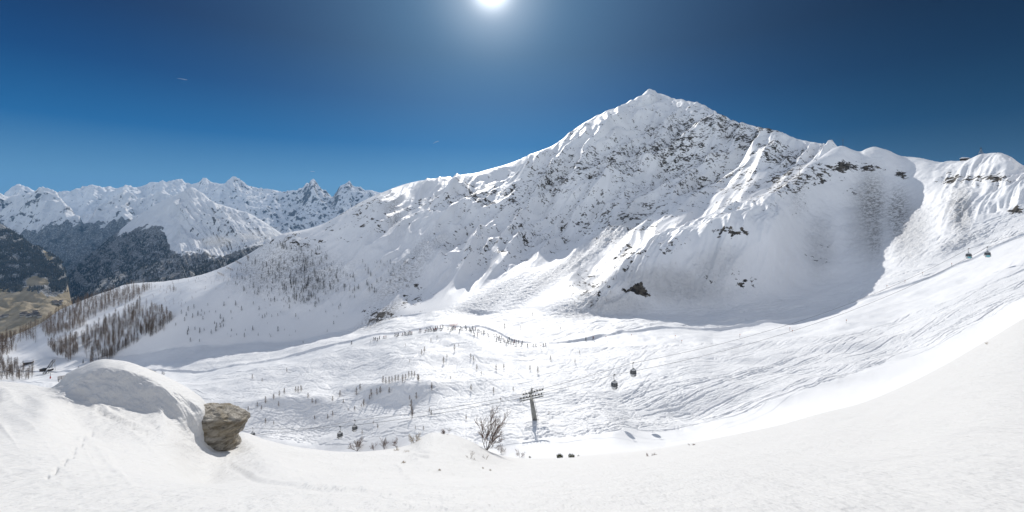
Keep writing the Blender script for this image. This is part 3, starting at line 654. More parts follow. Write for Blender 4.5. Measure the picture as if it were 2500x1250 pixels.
# far woods: many small dark crowns on the distant slopes
M_farw = plain('distant_conifers', (.10, .105, .10), (.055, .06, .06), .02, .9)
def far_wood(name, X, Y, Z, u, v, cond, n, h, label):
    R = np.random.default_rng(4); py = HY-Z/Y*F; m = np.argwhere(cond(np.broadcast_to(u, Y.shape), py))
    m = m[R.choice(len(m), min(n, len(m)), replace=False)]
    P0 = np.stack([X[m[:, 0], m[:, 1]], Y[m[:, 0], m[:, 1]], Z[m[:, 0], m[:, 1]]], 1); P0[:, :2] += R.uniform(-6, 6, (len(m), 2)); P0[:, 2] -= 2
    hh = h*R.uniform(.6, 1.3, len(m)); ang = np.arange(5)*2*math.pi/5
    ring = np.stack([np.cos(ang), np.sin(ang), 0*ang], 1)
    Vt = np.concatenate([P0[:, None]+ring[None]*hh[:, None, None]*.2, (P0+np.stack([0*hh, 0*hh, hh], 1))[:, None]], 1).reshape(-1, 3)
    fs = []
    for i in range(len(m)):
        b = i*6
        for k in range(5): fs.append((b+k, b+(k+1) % 5, b+5))
    me = bpy.data.meshes.new(name); me.from_pydata(Vt.tolist(), [], fs); me.materials.append(M_farw); o = bpy.data.objects.new(name, me); C.objects.link(o)
    tag(o, label, None, None, 'stuff')
far_wood('hillside_forest', hX, hY, hZ, hu, hv, lambda u, py: (u > -60) & (u < 175) & (py > 560) & (py < 712) & ~((np.abs(u-92) < 30) & (np.abs(py-690) < 12)) & (perlin(u/25., py/16.) > -.25), 6500, 15, 'dark conifer forest on the far left hillside')
far_wood('valley_forest', pX, pY, pZ, pu, pv, lambda u, py: (u > 120) & (u < 640) & (py > np.interp(u, [120, 250, 400, 420, 520, 600, 680], [600, 575, 560, 625, 640, 625, 600])) & (py < 760) & (perlin(u/30.+3, py/18.) > -.15), 7500, 16, 'dark conifer forest on the flank of the pyramid mountain')

# ================================================================== NEAR PLANTS
def branch(bmT, bmC, p, d, L, r, depth, R, thr, rmin=.004):
    n = 3
    for i in range(n):
        q = p+d*L/n; tube(bmT if depth <= thr else bmC, p, q, max(r*(1-i*.22), rmin), max(r*(1-(i+1)*.22), rmin), 4, 0, False)
        if depth < 4:
            for k in range(R.choice([1, 2, 2])):
                dd = (d+Vector((R.uniform(-1, 1), R.uniform(-1, 1), R.uniform(-.5, .7)))*.75).normalized()
                branch(bmT, bmC, q, dd, L*R.uniform(.45, .7), r*.5, depth+1, R, thr, rmin)
        p = q; d = (d+Vector((R.uniform(-1, 1), R.uniform(-1, 1), R.uniform(-.1, .5)))*.15).normalized()
def bare_tree(name, px, py, hpx, spread, stems, label, seed, cat='tree', mat=None, parts=('trunk', 'twigs'), Y=None):
    g = ground(px, py, True) if Y is None else P(px, py, Y)
    h = hpx*g.y/F; R = random.Random(seed); e = empty(name, g); b1 = bmesh.new(); b2 = bmesh.new()
    for k in range(stems):
        a = R.uniform(0, 6.28) if stems > 3 else k*2.1+.5
        d = Vector((math.cos(a)*spread*R.uniform(.3, 1), math.sin(a)*spread*R.uniform(.3, 1), 1)).normalized()
        branch(b1, b2, Vector((d.x*.05, d.y*.05, -.08)), d, h*R.uniform(.5, .68), .015*h, 1, R, 1, .0036*h)
    mesh_obj(parts[0], b1, M_bark, e); mesh_obj(parts[1], b2, mat or M_twig, e)
    tag(e, label, cat); return e
bare_tree('bare_tree', 1187, 1098, 76, 1.0, 5, 'bare brown multi-stemmed tree on the snow rim left of the lift pylon', 3)
bare_tree('bare_shrub', 872, 1101, 26, 1.2, 6, 'wide bare reddish shrub, leftmost on the middle of the snow rim', 5, 'shrub', None, ('stems', 'twigs'))
bare_tree('bare_shrub', 912, 1098, 16, .9, 4, 'low thin bare shrub just right of the wide rim shrub', 6, 'shrub', None, ('stems', 'twigs'))
bare_tree('bare_shrub', 938, 1097, 24, .5, 4, 'narrow upright bare shrub between the low shrub and the straw shrub', 7, 'shrub', None, ('stems', 'twigs'))
bare_tree('bare_shrub', 968, 1093, 20, .6, 4, 'small upright bare shrub directly left of the straw coloured shrub', 8, 'shrub', None, ('stems', 'twigs'))
bare_tree('bare_shrub', 1014, 1080, 22, 1.1, 6, 'straw coloured bushy shrub against the snow hummock', 9, 'shrub', M_straw, ('stems', 'twigs'))
bare_tree('bare_shrub', 1088, 1060, 17, 1.2, 5, 'bare shrub on top of the snow hummock', 10, 'shrub', None, ('stems', 'twigs'))
bare_tree('bare_shrub', 1225, 1107, 20, 1.2, 4, 'low bare shrub at the foot of the multi-stemmed tree', 11, 'shrub', None, ('stems', 'twigs'))
bare_tree('bare_shrub', 1270, 1117, 17, 1.2, 4, 'low bare shrub below the foot of the lift pylon', 12, 'shrub', None, ('stems', 'twigs'))
bare_tree('dead_branches', 1152, 1119, 17, 1.6, 4, 'spindly dead branches sticking out of the snow left below the tree', 13, 'branches', None, ('stems', 'twigs'))
bare_tree('dead_branches', 1186, 1121, 11, 1.3, 3, 'small dead twigs poking out right of the spindly dead branches', 14, 'branches', None, ('stems', 'twigs'))
bare_tree('windswept_plant', 1590, 1113, 13, 3.2, 6, 'flattened brown windswept plant on the right snow slope, lower of two', 15, 'plant', None, ('stems', 'twigs'))
bare_tree('windswept_plant', 1688, 1088, 9, 3.5, 6, 'flattened grey windswept plant on the right snow slope, upper of two', 16, 'plant', None, ('stems', 'twigs'))
bare_tree('windswept_plant', 2415, 838, 7, 3.2, 5, 'small brown plant on the crest of the steep snow slope at the right', 17, 'plant', M_straw, ('stems', 'twigs'))
def clump(name, px, py, hpx, wpx, mat, label, cat, seed, n=260, up=1.):
    g = ground(px, py, True); s_ = g.y/F; R = random.Random(seed); bm = bmesh.new()
    for i in range(n):
        a = R.uniform(0, 6.28); rr = math.sqrt(R.random()); p = Vector((math.cos(a)*rr*wpx*.4*s_, math.sin(a)*rr*wpx*.4*s_, R.random()*hpx*.6*s_*(1-rr*.6)-.02))
        d = Vector((math.cos(a)*rr*.7+R.uniform(-.3, .3), math.sin(a)*rr*.7+R.uniform(-.3, .3), up)).normalized()*hpx*s_*R.uniform(.25, .5)
        w = Vector((R.uniform(-1, 1), R.uniform(-1, 1), 0)).normalized()*hpx*s_*.035
        tri(bm, p-w, p+w, p+d)
    o = mesh_obj(name, bm, mat); o.location = g; tag(o, label, cat); return o
clump('juniper_bush', 1367, 1118, 14, 16, M_junip, 'green juniper bush poking through the snow, left of the pair', 'bush', 21)
clump('juniper_bush', 1395, 1117, 12, 18, M_junip, 'green juniper bush poking through the snow, right of the pair', 'bush', 22)
clump('juniper_bush', 1294, 1118, 7, 7, M_junip, 'tiny green juniper tip below the lift pylon', 'bush', 23, 90)
clump('juniper_bush', 1412, 1114, 6, 6, M_junip, 'tiny sprig just right of the juniper pair', 'bush', 24, 60)
clump('grass_tuft', 985, 1131, 9, 12, M_straw, 'pale dry grass tuft on the foreground snow, leftmost of the tufts', 'grass tuft', 25, 90)
clump('grass_tuft', 1073, 1149, 9, 7, M_straw, 'dry grass tuft lowest on the middle foreground snow', 'grass tuft', 26, 60)
clump('grass_tuft', 1179, 1144, 7, 5, M_straw, 'small dry tuft, left one of a close pair on foreground snow', 'grass tuft', 27, 40)
clump('grass_tuft', 1197, 1149, 9, 5, M_straw, 'small dry tuft, right one of a close pair on foreground snow', 'grass tuft', 28, 40)
clump('grass_tuft', 968, 1100, 10, 14, M_straw, 'straw coloured grass tuft on the snow ledge under the shrubs, left', 'grass tuft', 29, 60)
clump('grass_tuft', 992, 1104, 9, 16, M_straw, 'straw coloured grass tuft on the snow ledge under the shrubs, right', 'grass tuft', 30, 50)

# ================================================================== BOULDERS
def rock_mat():
    s = NT('lichen_grey_rock'); tcn = s.n('ShaderNodeTexCoord').outputs['Object']
    m = s.mapping((1.2, 1.2, 4.5), (.0, .35, 0), (0, 0, 0), tcn)
    a = s.noise(1.6, 6, .7, m); b = s.noise(6, 4, .65, tcn); c = s.noise(1.3, 3, .5, tcn)
    col = s.mix(s.ramp(a, .32, .62), (.17, .15, .12), (.62, .565, .48))
    col = s.mix(s.math('MULTIPLY', s.ramp(c, .5, .62), .35), col, (.36, .27, .14))
    col = s.mix(s.math('MULTIPLY', s.ramp(b, .55, .7), .5), col, (.05, .045, .04))
    n = s.bump(a, .30, 1); n = s.bump(b, .07, 1, n)
    return s.fin(col, .92, .15, n)
M_rock = rock_mat()
def boulder(name, outline, cpx, cpy, Y, dep, label, seed, rough_=.085, xs=1.):
    cx, cz = P(cpx, cpy, Y).x, P(cpx, cpy, Y).z; sc = Y/F
    ang = []; rad = []
    for x, y in outline:
        dx = (x-cpx)*sc*xs; dz = -(y-cpy)*sc; ang.append(math.atan2(dz, dx)); rad.append(math.hypot(dx, dz))
    o_ = sorted(zip(ang, rad)); A = [a for a, _ in o_]; Rr = [r for _, r in o_]
    A = [A[-1]-2*math.pi]+A+[A[0]+2*math.pi]; Rr = [Rr[-1]]+Rr+[Rr[0]]
    bm = bmesh.new(); bmesh.ops.create_icosphere(bm, subdivisions=6, radius=1)
    for v in bm.verts:
        th = math.atan2(v.co.z, v.co.x); r = float(np.interp(th, A, Rr)); h = math.hypot(v.co.x, v.co.z)
        hh = h**.7; q = Vector((math.cos(th)*r*hh, v.co.y*dep, math.sin(th)*r*hh))
        k = mnoise.fractal(Vector((q.x*1.4+seed, q.y*1.4, q.z*4+q.x*1.2)), 1, 2.1, 5)
        st = abs(mnoise.noise(Vector((q.x*1.1, q.y*1.1+seed, q.z*5.5+q.x*1.6))))
        q += q.normalized()*(k*rough_-st*rough_*1.3+.03)
        v.co = q
    RP = random.Random(seed)
    for k in range(11):
        n_ = Vector((RP.gauss(0, 1), RP.gauss(0, .9), RP.gauss(0, 1))).normalized(); sup = max(v.co.dot(n_) for v in bm.verts); d_ = sup*RP.uniform(.84, .95)
        for v in bm.verts:
            e_ = v.co.dot(n_)-d_
            if e_ > 0: v.co -= n_*e_*.85
    for v in bm.verts:
        q = v.co; k = mnoise.fractal(Vector((q.x*3.2+seed, q.y*3.2, q.z*9+q.x*2.5)), 1, 2.1, 4); v.co = q+q.normalized()*k*rough_*.55
    o = mesh_obj(name, bm, M_rock, None, True); o.location = (cx, Y, cz); tag(o, label, 'boulder'); return o
boulder('boulder', [(497, 996), (520, 988), (545, 988), (572, 1004), (588, 1022), (586, 1045), (578, 1062), (562, 1078), (552, 1088), (569, 1097), (560, 1108), (535, 1114), (505, 1113), (480, 1104), (470, 1085), (474, 1060), (470, 1035), (480, 1012)], 512, 1052, 13.3, .8,
        'big grey weathered boulder jutting out from under the snow drift', 3.3, .11, 1.03)
boulder('boulder', [(310, 930), (318, 912), (335, 908), (352, 914), (368, 928), (372, 938), (340, 950)], 342, 928, 14.2, .5, 'small light brown rock tip showing behind the snow drift', 8.1, .04)

# ================================================================== CABLEWAY
T = Vector(P(1308, 1037, 105)); head = P(1296, 968, 105)
tz = zat(1308, 105); T.z = min(T.z, tz)-.3
tower = empty('lift_pylon', T); tag(tower, 'grey tapered steel cableway pylon with crossarm in the middle of the bowl', 'pylon')
L_ = lambda p: Vector(p)-T
top = L_(P(1297, 972, 105))
bm = bmesh.new(); tube(bm, (0, 0, 0), top, .72, .44, 20); mesh_obj('column', bm, M_steel, tower)
bm = bmesh.new(); tube(bm, (0, 0, .0), (0, 0, .75), 1.05, .95, 24); mesh_obj('base_plinth', bm, plain('pale_concrete', (.5, .5, .49), None, 3), tower)
rd = Vector((.955, .10, .27)).normalized(); cr = Vector((-.1, 1, 0)).normalized()      # rope direction, crossarm direction
cross = bmesh.new(); box(cross, top+Vector((0, 0, .15)), (.35, 4.6, .35), 0, Matrix(((rd.x, cr.x, 0), (rd.y, cr.y, 0), (0, 0, 1))).normalized(), .03); mesh_obj('crossarm', cross, M_steel, tower)
bm = bmesh.new()
apex = top+Vector((.15, 0, 2.5))
for s_ in (-1, 1):
    tube(bm, top+cr*1.9*s_+Vector((0, 0, .2)), apex, .07, .06, 6); tube(bm, top+rd*.8*s_+Vector((0, 0, .2)), apex, .07, .06, 6)
tube(bm, top+Vector((0, 0, .2)), apex+Vector((0, 0, .5)), .06, .04, 6); tube(bm, apex-rd*.4, apex+rd*.4, .05, .05, 6)
tube(bm, apex, top+rd*2.6+cr*1.5+Vector((0, 0, .5)), .03, .03, 5); tube(bm, apex, top-rd*2.6-cr*1.5+Vector((0, 0, .3)), .03, .03, 5)
mesh_obj('lifting_frame', bm, M_steel, tower)
ropeF = [P(480, 1068, 162), P(617, 1045, 141), P(830, 1041.5, 118), P(1268, 972, 103), P(1297, 968, 103), P(1326, 959, 103), P(1500, 915, 105.5), P(2411, 603, 150), P(2640, 525, 163)]
ropeB = [P(480, 1062, 168), P(866, 1026, 126), P(1275, 962, 107), P(1300, 956, 107), P(1328, 948, 107), P(1546, 886, 112), P(2365, 607, 155), P(2640, 512, 168)]
for k, (side, lab) in enumerate(((-1, None), (1, None))):
    rp_ = ropeF if k == 0 else ropeB
    c_ = L_(rp_[4 if k == 0 else 3]); e1 = L_(rp_[3 if k == 0 else 2]); e2 = L_(rp_[5 if k == 0 else 4]); dv = (e2-e1).normalized()
    bm = bmesh.new()
    box(bm, (e1+e2)/2-Vector((0, 0, .3)), ((e2-e1).length*.95, .16, .16), 0, Matrix((dv, Vector((0, 1, 0)), dv.cross(Vector((0, 1, 0))))).transposed())
    sh = mesh_obj('sheave_beam', bm, M_steel, tower)
    for i in range(8):
        p = e1.lerp(e2, (i+.5)/8)-Vector((0, 0, .16)); bm = bmesh.new(); tube(bm, p-Vector((0, .09, 0)), p+Vector((0, .09, 0)), .2, .2, 12)
        mesh_obj('sheave_wheel', bm, M_dark, sh)
    bm = bmesh.new()
    w0 = e1+cr*.6*side-Vector((0, 0, .55)); w1 = e2+cr*.6*side-Vector((0, 0, .55))
    box(bm, (w0+w1)/2, ((w1-w0).length, .55, .05), 0, Matrix((dv, Vector((0, 1, 0)), dv.cross(Vector((0, 1, 0))))).transposed())
    mesh_obj('catwalk', bm, M_steel, tower)
    bm = bmesh.new()
    for i in range(7):
        p = w0.lerp(w1, i/6); tube(bm, p, p+Vector((0, 0, 1.0)), .025, .025, 5)
    for z in (.5, 1.0): tube(bm, w0+Vector((0, 0, z)), w1+Vector((0, 0, z)), .022, .022, 5)
    mesh_obj('railing', bm, M_steel, tower)
    bm = bmesh.new(); tube(bm, top+cr*1.9*side+Vector((0, 0, .15)), c_-Vector((0, 0, .35)), .14, .14, 8); mesh_obj('bracket', bm, M_steel, tower)
bm = bmesh.new(); off = Vector((.75, -.1, 0))
for s_ in (-.18, .18): tube(bm, off+Vector((s_, 0, .4)), top+off*.72+Vector((s_, 0, 0)), .03, .03, 5)
for i in range(24): p = (off+Vector((0, 0, .4))).lerp(top+off*.72, i/24); tube(bm, p-Vector((.18, 0, 0)), p+Vector((.18, 0, 0)), .018, .018, 4)
mesh_obj('ladder', bm, M_steel, tower)
bm = bmesh.new(); pts = [off+top*.52+Vector((.3*math.cos(a), .3*math.sin(a), 0)) for a in [i*.7 for i in range(10)]]; path(bm, pts, .03); mesh_obj('rest_platform', bm, M_steel, tower)
def rope(name, pts, label, r=.04):
    P2 = []
    for a, b in zip(pts[:-1], pts[1:]):
        L = (b-a).length; n = max(1, int(L/4))
        for i in range(n):
            t = i/n; q = a.lerp(b, t); q.z -= 4*t*(1-t)*L*L*.00022; P2.append(q)
    P2.append(pts[-1]); bm = bmesh.new(); path(bm, P2, r, 5); o = mesh_obj(name, bm, M_rope); tag(o, label, 'cable', 'haul ropes of the cableway')
rope('haul_rope', ropeF, 'dark steel cable along the near side of the pylon carrying the lower cabins')
rope('haul_rope', ropeB, 'dark steel cable along the far side of the pylon carrying the upper cabins')
def superring(z, a, b, n=24, e=2.6):
    out = []
    for i in range(n):
        t = 2*math.pi*i/n; c_, s_ = math.cos(t), math.sin(t)
        out.append(Vector((a*math.copysign(abs(c_)**(2/e), c_), b*math.copysign(abs(s_)**(2/e), s_), z)))
    return out
def loft_rings(bm, rings, mi=0, cap=True, skip=None):
    vs = [[bm.verts.new(p) for p in r] for r in rings]; n = len(vs[0])
    for a, b in zip(vs[:-1], vs[1:]):
        for i in range(n):
            if skip and skip(i): continue
            f = bm.faces.new((a[i], a[(i+1) % n], b[(i+1) % n], b[i])); f.material_index = mi; f.smooth = True
    if cap: bm.faces.new(vs[0][::-1]).material_index = mi; bm.faces.new(vs[-1]).material_index = mi
def make_gondola(teal):
    e = empty('gondola_cabin', (0, 0, 0))                        # origin at the grip, cabin hangs below
    z0 = -3.35                                                   # floor
    prof = [(0, .62), (.12, .80), (.45, .95), (.8, 1.0)]
    bm = bmesh.new(); loft_rings(bm, [superring(z0+z, r*.76, r*.72) for z, r in prof]); mesh_obj('lower_shell', bm, M_cab, e)
    bm = bmesh.new(); loft_rings(bm, [superring(z0+z, r*.76, r*.72) for z, r in [(.803, .985), (1.2, .975), (1.62, .88)]]); mesh_obj('window_band', bm, M_glass, e)
    bm = bmesh.new(); loft_rings(bm, [superring(z0+z, r*.76, r*.72) for z, r in [(1.623, .90), (1.78, .80), (1.9, .60), (1.95, .35)]]); mesh_obj('roof', bm, M_cab, e)
    bm = bmesh.new()
    for i in (0, 3, 6, 9, 12, 15, 18, 21):
        ps = [superring(z0+z, r*.77, r*.73)[i] for z, r in [(.78, 1.01), (1.2, 1.0), (1.63, .91)]]; path(bm, ps, .035)
    for s_ in (-1, 1):
        path(bm, [Vector((.03, s_*.74*r, z0+z)) for z, r in [(.15, .85), (.45, .97), (.8, 1.01), (1.2, 1.0), (1.62, .91)]], .03)
    mesh_obj('frame', bm, M_dark, e)
    if teal:
        bm = bmesh.new(); loft_rings(bm, [superring(z0+z, r*.77, r*.73) for z, r in [(.22, .86), (.45, .96), (.72, 1.0)]], 0, False, lambda i: not 12 <= i <= 19); mesh_obj('colour_panel', bm, M_teal, e)
    for s_ in (-1, 1):
        bm = bmesh.new(); box(bm, (.0, s_*.80, z0+.55), (.8, .14, .12)); box(bm, (.0, s_*.82, z0+.95), (.8, .1, .05)); mesh_obj('ski_rack', bm, M_dark, e)
    bm = bmesh.new(); path(bm, [Vector((0, 0, z0+1.93)), Vector((0, .12, z0+2.3)), Vector((0, .16, -.5)), Vector((0, .02, -.05))], .055, 8); box(bm, (0, 0, z0+1.98), (.9, .12, .08)); mesh_obj('hanger_arm', bm, M_dark, e)
    bm = bmesh.new(); box(bm, (0, 0, .02), (.55, .14, .2), 0, None, .03); tube(bm, (-.25, -.1, -.05), (-.25, .1, -.05), .09, .09, 8); tube(bm, (.25, -.1, -.05), (.25, .1, -.05), .09, .09, 8); mesh_obj('rope_grip', bm, M_dark, e)
    return e
g0 = make_gondola(False); g1 = make_gondola(True)
gl = [(g0, 1500, 915, 105.5, 1.0, .6, 'grey gondola cabin in front of the tracked bowl, nearest right of the pylon'), (g0, 1546, 886, 112, 1., .6, 'grey gondola cabin just above and right of the nearest cabin'),
      (g1, 2365, 607, 155, 1.02, .3, 'gondola cabin with pale teal panel at far right, left one of the two'), (g1, 2411, 603, 150, 1.02, .3, 'gondola cabin with pale teal panel at far right, right one of the two'),
      (g0, 830, 1041.5, 118, .92, -.5, 'dark gondola cabin low in the bowl left of the pylon, lower of the close pair'), (g0, 866, 1026, 126, .92, -.5, 'dark gondola cabin low in the bowl left of the pylon, upper of the close pair'), (g0, 617, 1045, 141, .85, -.5, 'small dark gondola cabin just right of the big boulder')]
seen = set()
for src, px, py, Y, sc_, rz, lab in gl:
    loc = P(px, py, Y)
    if src.name in seen: o = dup(src, loc, rz, sc_, lab)
    else: seen.add(src.name); o = src; o.location = loc; o.rotation_euler = (0, 0, rz); o['label'] = lab
    o.scale = (sc_, sc_, sc_*1.12)
    tag(o, lab, 'gondola', 'gondola cabins on the haul ropes')

# ================================================================== SKIERS
M_cl = [plain('dark_navy_ski_jacket', (.02, .025, .05)), plain('black_ski_wear', (.018, .018, .02)), plain('dark_red_ski_jacket', (.25, .02, .02)), plain('grey_ski_jacket', (.12, .12, .13)), plain('dark_green_ski_jacket', (.03, .07, .05))]
M_tr = plain('black_ski_trousers', (.02, .02, .022)); M_ski = plain('ski_topsheet', (.08, .08, .09), None, 3, .4)
def skier(jm, pose, name='person'):
    R = random.Random(pose); me = bpy.data.meshes.new('rig'); lean = [.10, .22, .0, -.06][pose]; kn = [.12, .25, .05, .1][pose]
    J = {'hip': (0, 0, .92), 'ch': (0, lean, 1.28), 'nk': (0, lean*1.25, 1.46), 'hd': (0, lean*1.35, 1.58), 'ht': (0, lean*1.35, 1.74)}
    for s_, n_ in ((-1, 'l'), (1, 'r')):
        J['hp'+n_] = (.1*s_, 0, .88); J['kn'+n_] = (.13*s_, kn, .48); J['an'+n_] = (.14*s_, 0, .08); J['to'+n_] = (.14*s_, .16, .05)
        J['sh'+n_] = (.19*s_, lean*1.1, 1.40); J['el'+n_] = (.32*s_, lean+.06, 1.16); J['ha'+n_] = (.33*s_, lean+.30, 1.05)
    ks = list(J); E = [('hip', 'ch'), ('ch', 'nk'), ('nk', 'hd'), ('hd', 'ht')]
    for n_ in 'lr': E += [('hip', 'hp'+n_), ('hp'+n_, 'kn'+n_), ('kn'+n_, 'an'+n_), ('an'+n_, 'to'+n_), ('ch', 'sh'+n_), ('sh'+n_, 'el'+n_), ('el'+n_, 'ha'+n_)]
    me.from_pydata([J[k] for k in ks], [(ks.index(a), ks.index(b)) for a, b in E], [])
    o = bpy.data.objects.new('rig', me); C.objects.link(o); md = o.modifiers.new('s', 'SKIN'); sd = o.modifiers.new('u', 'SUBSURF'); sd.levels = 1; sd.render_levels = 1
    rad = {'hip': .15, 'ch': .17, 'nk': .07, 'hd': .1, 'ht': .08}
    for i, k in enumerate(ks):
        r = rad.get(k) or {'hp': .12, 'kn': .085, 'an': .07, 'to': .055, 'sh': .09, 'el': .065, 'ha': .045}[k[:2]]
        me.skin_vertices[0].data[i].radius = (r, r*.9)
    me.skin_vertices[0].data[0].use_root = True
    dg = bpy.context.evaluated_depsgraph_get(); ev = o.evaluated_get(dg); nm = bpy.data.meshes.new_from_object(ev)
    bpy.data.objects.remove(o)
    nm.name = name
    nm.materials.clear()
    for m in (jm, M_tr, M_skin): nm.materials.append(m)
    for p in nm.polygons:
        z = p.center.z; p.material_index = 2 if 1.5 < z < 1.64 and p.center.y > lean*1.35 else (1 if z < .86 or z > 1.62 else 0); p.use_smooth = True
    b = bpy.data.objects.new(name, nm); C.objects.link(b)
    for s_ in (-1, 1):
        bm = bmesh.new(); tube(bm, (.14*s_, -.75, .02), (.14*s_, .7, .02), .045, .04, 4); tube(bm, (.14*s_, .69, .02), (.14*s_, .92, .12), .04, .03, 4)
        mesh_obj('ski', bm, M_ski, b)
        bm = bmesh.new(); tube(bm, (.33*s_, lean+.30, 1.08), (.38*s_, lean-.1, .03), .014, .01, 4)
        mesh_obj('ski_pole', bm, M_dark, b)
    return b
protoP = [skier(M_cl[i % 5], i % 4) for i in range(6)]
sk = [(265,360),(277,362),(320,350),(300,368),(365,345),(385,342),(480,320),(500,325),(515,315),(555,315),(578,305),(590,312),(608,308),(622,295),(635,300),(648,302),(730,275),(742,276),(785,282),(805,262),(822,272),(838,258),(848,272),(868,262),(874,278),(885,270),(893,248),(897,268),(912,245),(938,240),(948,264),(962,240),(1018,256),(1040,276),(1055,266),(1065,256),(1075,245),(1088,255),(1132,278),(1148,252),(1162,260),(1198,238),(1203,258),(1233,262),(1245,272),(1255,288),(1262,258),(1272,245),(1277,282),(1295,260),(1285,316),(1315,320),(1320,282),(1335,280),(1356,298),(1378,292),(1387,288),(1427,320),(1487,325),(1512,327),(1508,372),(1530,360),(1542,345),(1552,385),(1566,347),(1582,372),(1597,388),(1610,410),(1620,385),(1633,396),(1638,362),(1657,402),(1670,378),(1685,405),(1692,385),(1710,425),(1711,387),(1735,393),(1765,420),(1772,398),(1824,430),(1883,428),(1910,427),(1988,422),(2010,420),(38,402)]
RS = random.Random(4); usedp = set()
def put_skier(px, py, hpx, lab, grp, i=None):
    g = ground(px, py); src = protoP[RS.randrange(6) if i is None else i]; rz = RS.uniform(1.0, 2.1) if RS.random() < .7 else RS.uniform(-2, 2)
    sc_ = hpx*g.y/F/1.75; sc_ = min(max(sc_, .9), 1.12)
    if src.name in usedp: o = dup(src, g, rz, sc_)
    else: usedp.add(src.name); o = src; o.location = g; o.rotation_euler = (0, 0, rz); o.scale = (sc_,)*3
    tag(o, lab, 'person', grp)
for x, y in sk:
    px = 850+.24*x; py = 740+.24*y+4
    if px < 1010: lab, grp = 'dark dressed skier in the thin line at the left, lower end of the run', 'skiers in the thin left line'
    elif px < 1200: lab, grp = 'dark dressed skier in the loose crowd on the hump of the run', 'skiers in the crowd on the hump'
    elif px < 1280: lab, grp = 'dark dressed skier in the dense group on the bend of the run', 'skiers in the dense group on the bend'
    else: lab, grp = 'dark dressed skier at the right, upper end of the crowd', 'skiers at the upper end of the crowd'
    put_skier(px, py, 8.8, lab, grp)
put_skier(1430, 831, 8, 'skier in black standing apart on the run, right of the crowd', None, 1)
put_skier(1448, 828, 8, 'skier in a red jacket standing alone highest on the run', None, 2)
put_skier(396, 913, 6, 'skier on the wide run right of the snow drift, left of two', None, 0)
put_skier(401, 914, 6, 'skier on the wide run right of the snow drift, right of two', None, 1)
put_skier(143, 932, 7, 'lone person standing on the flat snow near the lift station', None, 3)

# ================================================================== SMALL BUILT THINGS
def pole(px, py, hpx, r, mat, name, label, cat, group=None, top=None):
    g = ground(px, py); h = hpx*g.y/F; e = empty(name, g)
    bm = bmesh.new(); tube(bm, (0, 0, -.4), (0, 0, h), r, r*.8, 6); mesh_obj('post', bm, mat, e)
    if top: top(e, h)
    tag(e, label, cat, group); return e
def flagtop(e, h): bm = bmesh.new(); box(bm, (.12, 0, h-.25), (.24, .03, .4)); mesh_obj('marker_plate', bm, M_orange, e)
mk = [(1320, 852, 10), (1479, 829, 9), (1541, 826, 10), (1648, 828, 10), (1664, 838, 8), (1806, 824, 9), (1928, 808, 9), (1934, 812, 7), (2066, 789, 9), (2323, 650, 8), (2252, 672, 8), (2165, 702, 6), (2209, 690, 6), (1232, 834, 8)]
for px, py, h in mk: pole(px, py, h, .045, M_dark, 'marker_pole', 'thin marker pole standing in the snow along the groomed run', 'marker pole', 'marker poles along the run', flagtop)
# mast, cross and lattice on the crests
def crest_point(px, back=0):
    c = int(round((px-U[0])/(U[1]-U[0]))); i = int(np.argmin(GPY[:, c])); return Vector((GX[i, c], GY[i, c], GZ[i, c]))
def mast(px, hm, name, label, cat, cross=0, legs=False):
    g = crest_point(px); e = empty(name, g); bm = bmesh.new(); tube(bm, (0, 0, -1), (0, 0, hm), .16, .1, 6)
    mesh_obj('mast_pole', bm, M_dark, e)
    if cross: bm = bmesh.new(); tube(bm, (-cross, 0, hm*.78), (cross, 0, hm*.78), .1, .1, 5); mesh_obj('crossbar', bm, M_dark, e)
    if legs:
        bm = bmesh.new()
        for a in range(4):
            d = Vector((math.cos(a*1.57+.78), math.sin(a*1.57+.78), 0))*1.6; tube(bm, d-Vector((0, 0, 1.5)), Vector((0, 0, hm*.75)), .1, .07, 5)
            for z in (.25, .5): tube(bm, d*(1-z)+Vector((0, 0, hm*.75*z)), Vector((-d.y, d.x, 0))*(1-z)+Vector((0, 0, hm*.75*z)), .06, .06, 4)
        mesh_obj('lattice_legs', bm, M_steel, e)
    tag(e, label, cat); return e
mast(2059, 6.5, 'summit_mast', 'dark double mast on the rocky knob of the right ridge', 'mast', 1.0)
mast(1566, 9, 'summit_cross', 'thin cross on the ridge just left of the main summit', 'cross', 2.2)
mast(1450, 5, 'ridge_post', 'thin post on the upper left ridge of the main peak', 'post')
mast(2396, 5, 'weather_station', 'steel lattice weather station on the right knoll', 'weather station', .9, True)
g = ground(1952, 428)
if g: 
    e = empty('ridge_pole', g); bm = bmesh.new(); tube(bm, (0, 0, -1), (0, 0, 6.2), .13, .09, 6); mesh_obj('pole', bm, M_wood, e); bm = bmesh.new(); tube(bm, (-.5, 0, 5.3), (.5, 0, 5.3), .08, .08, 5); mesh_obj('crossbar', bm, M_dark, e); tag(e, 'slim pole with crossbar on the snowy edge of the spur', 'pole')
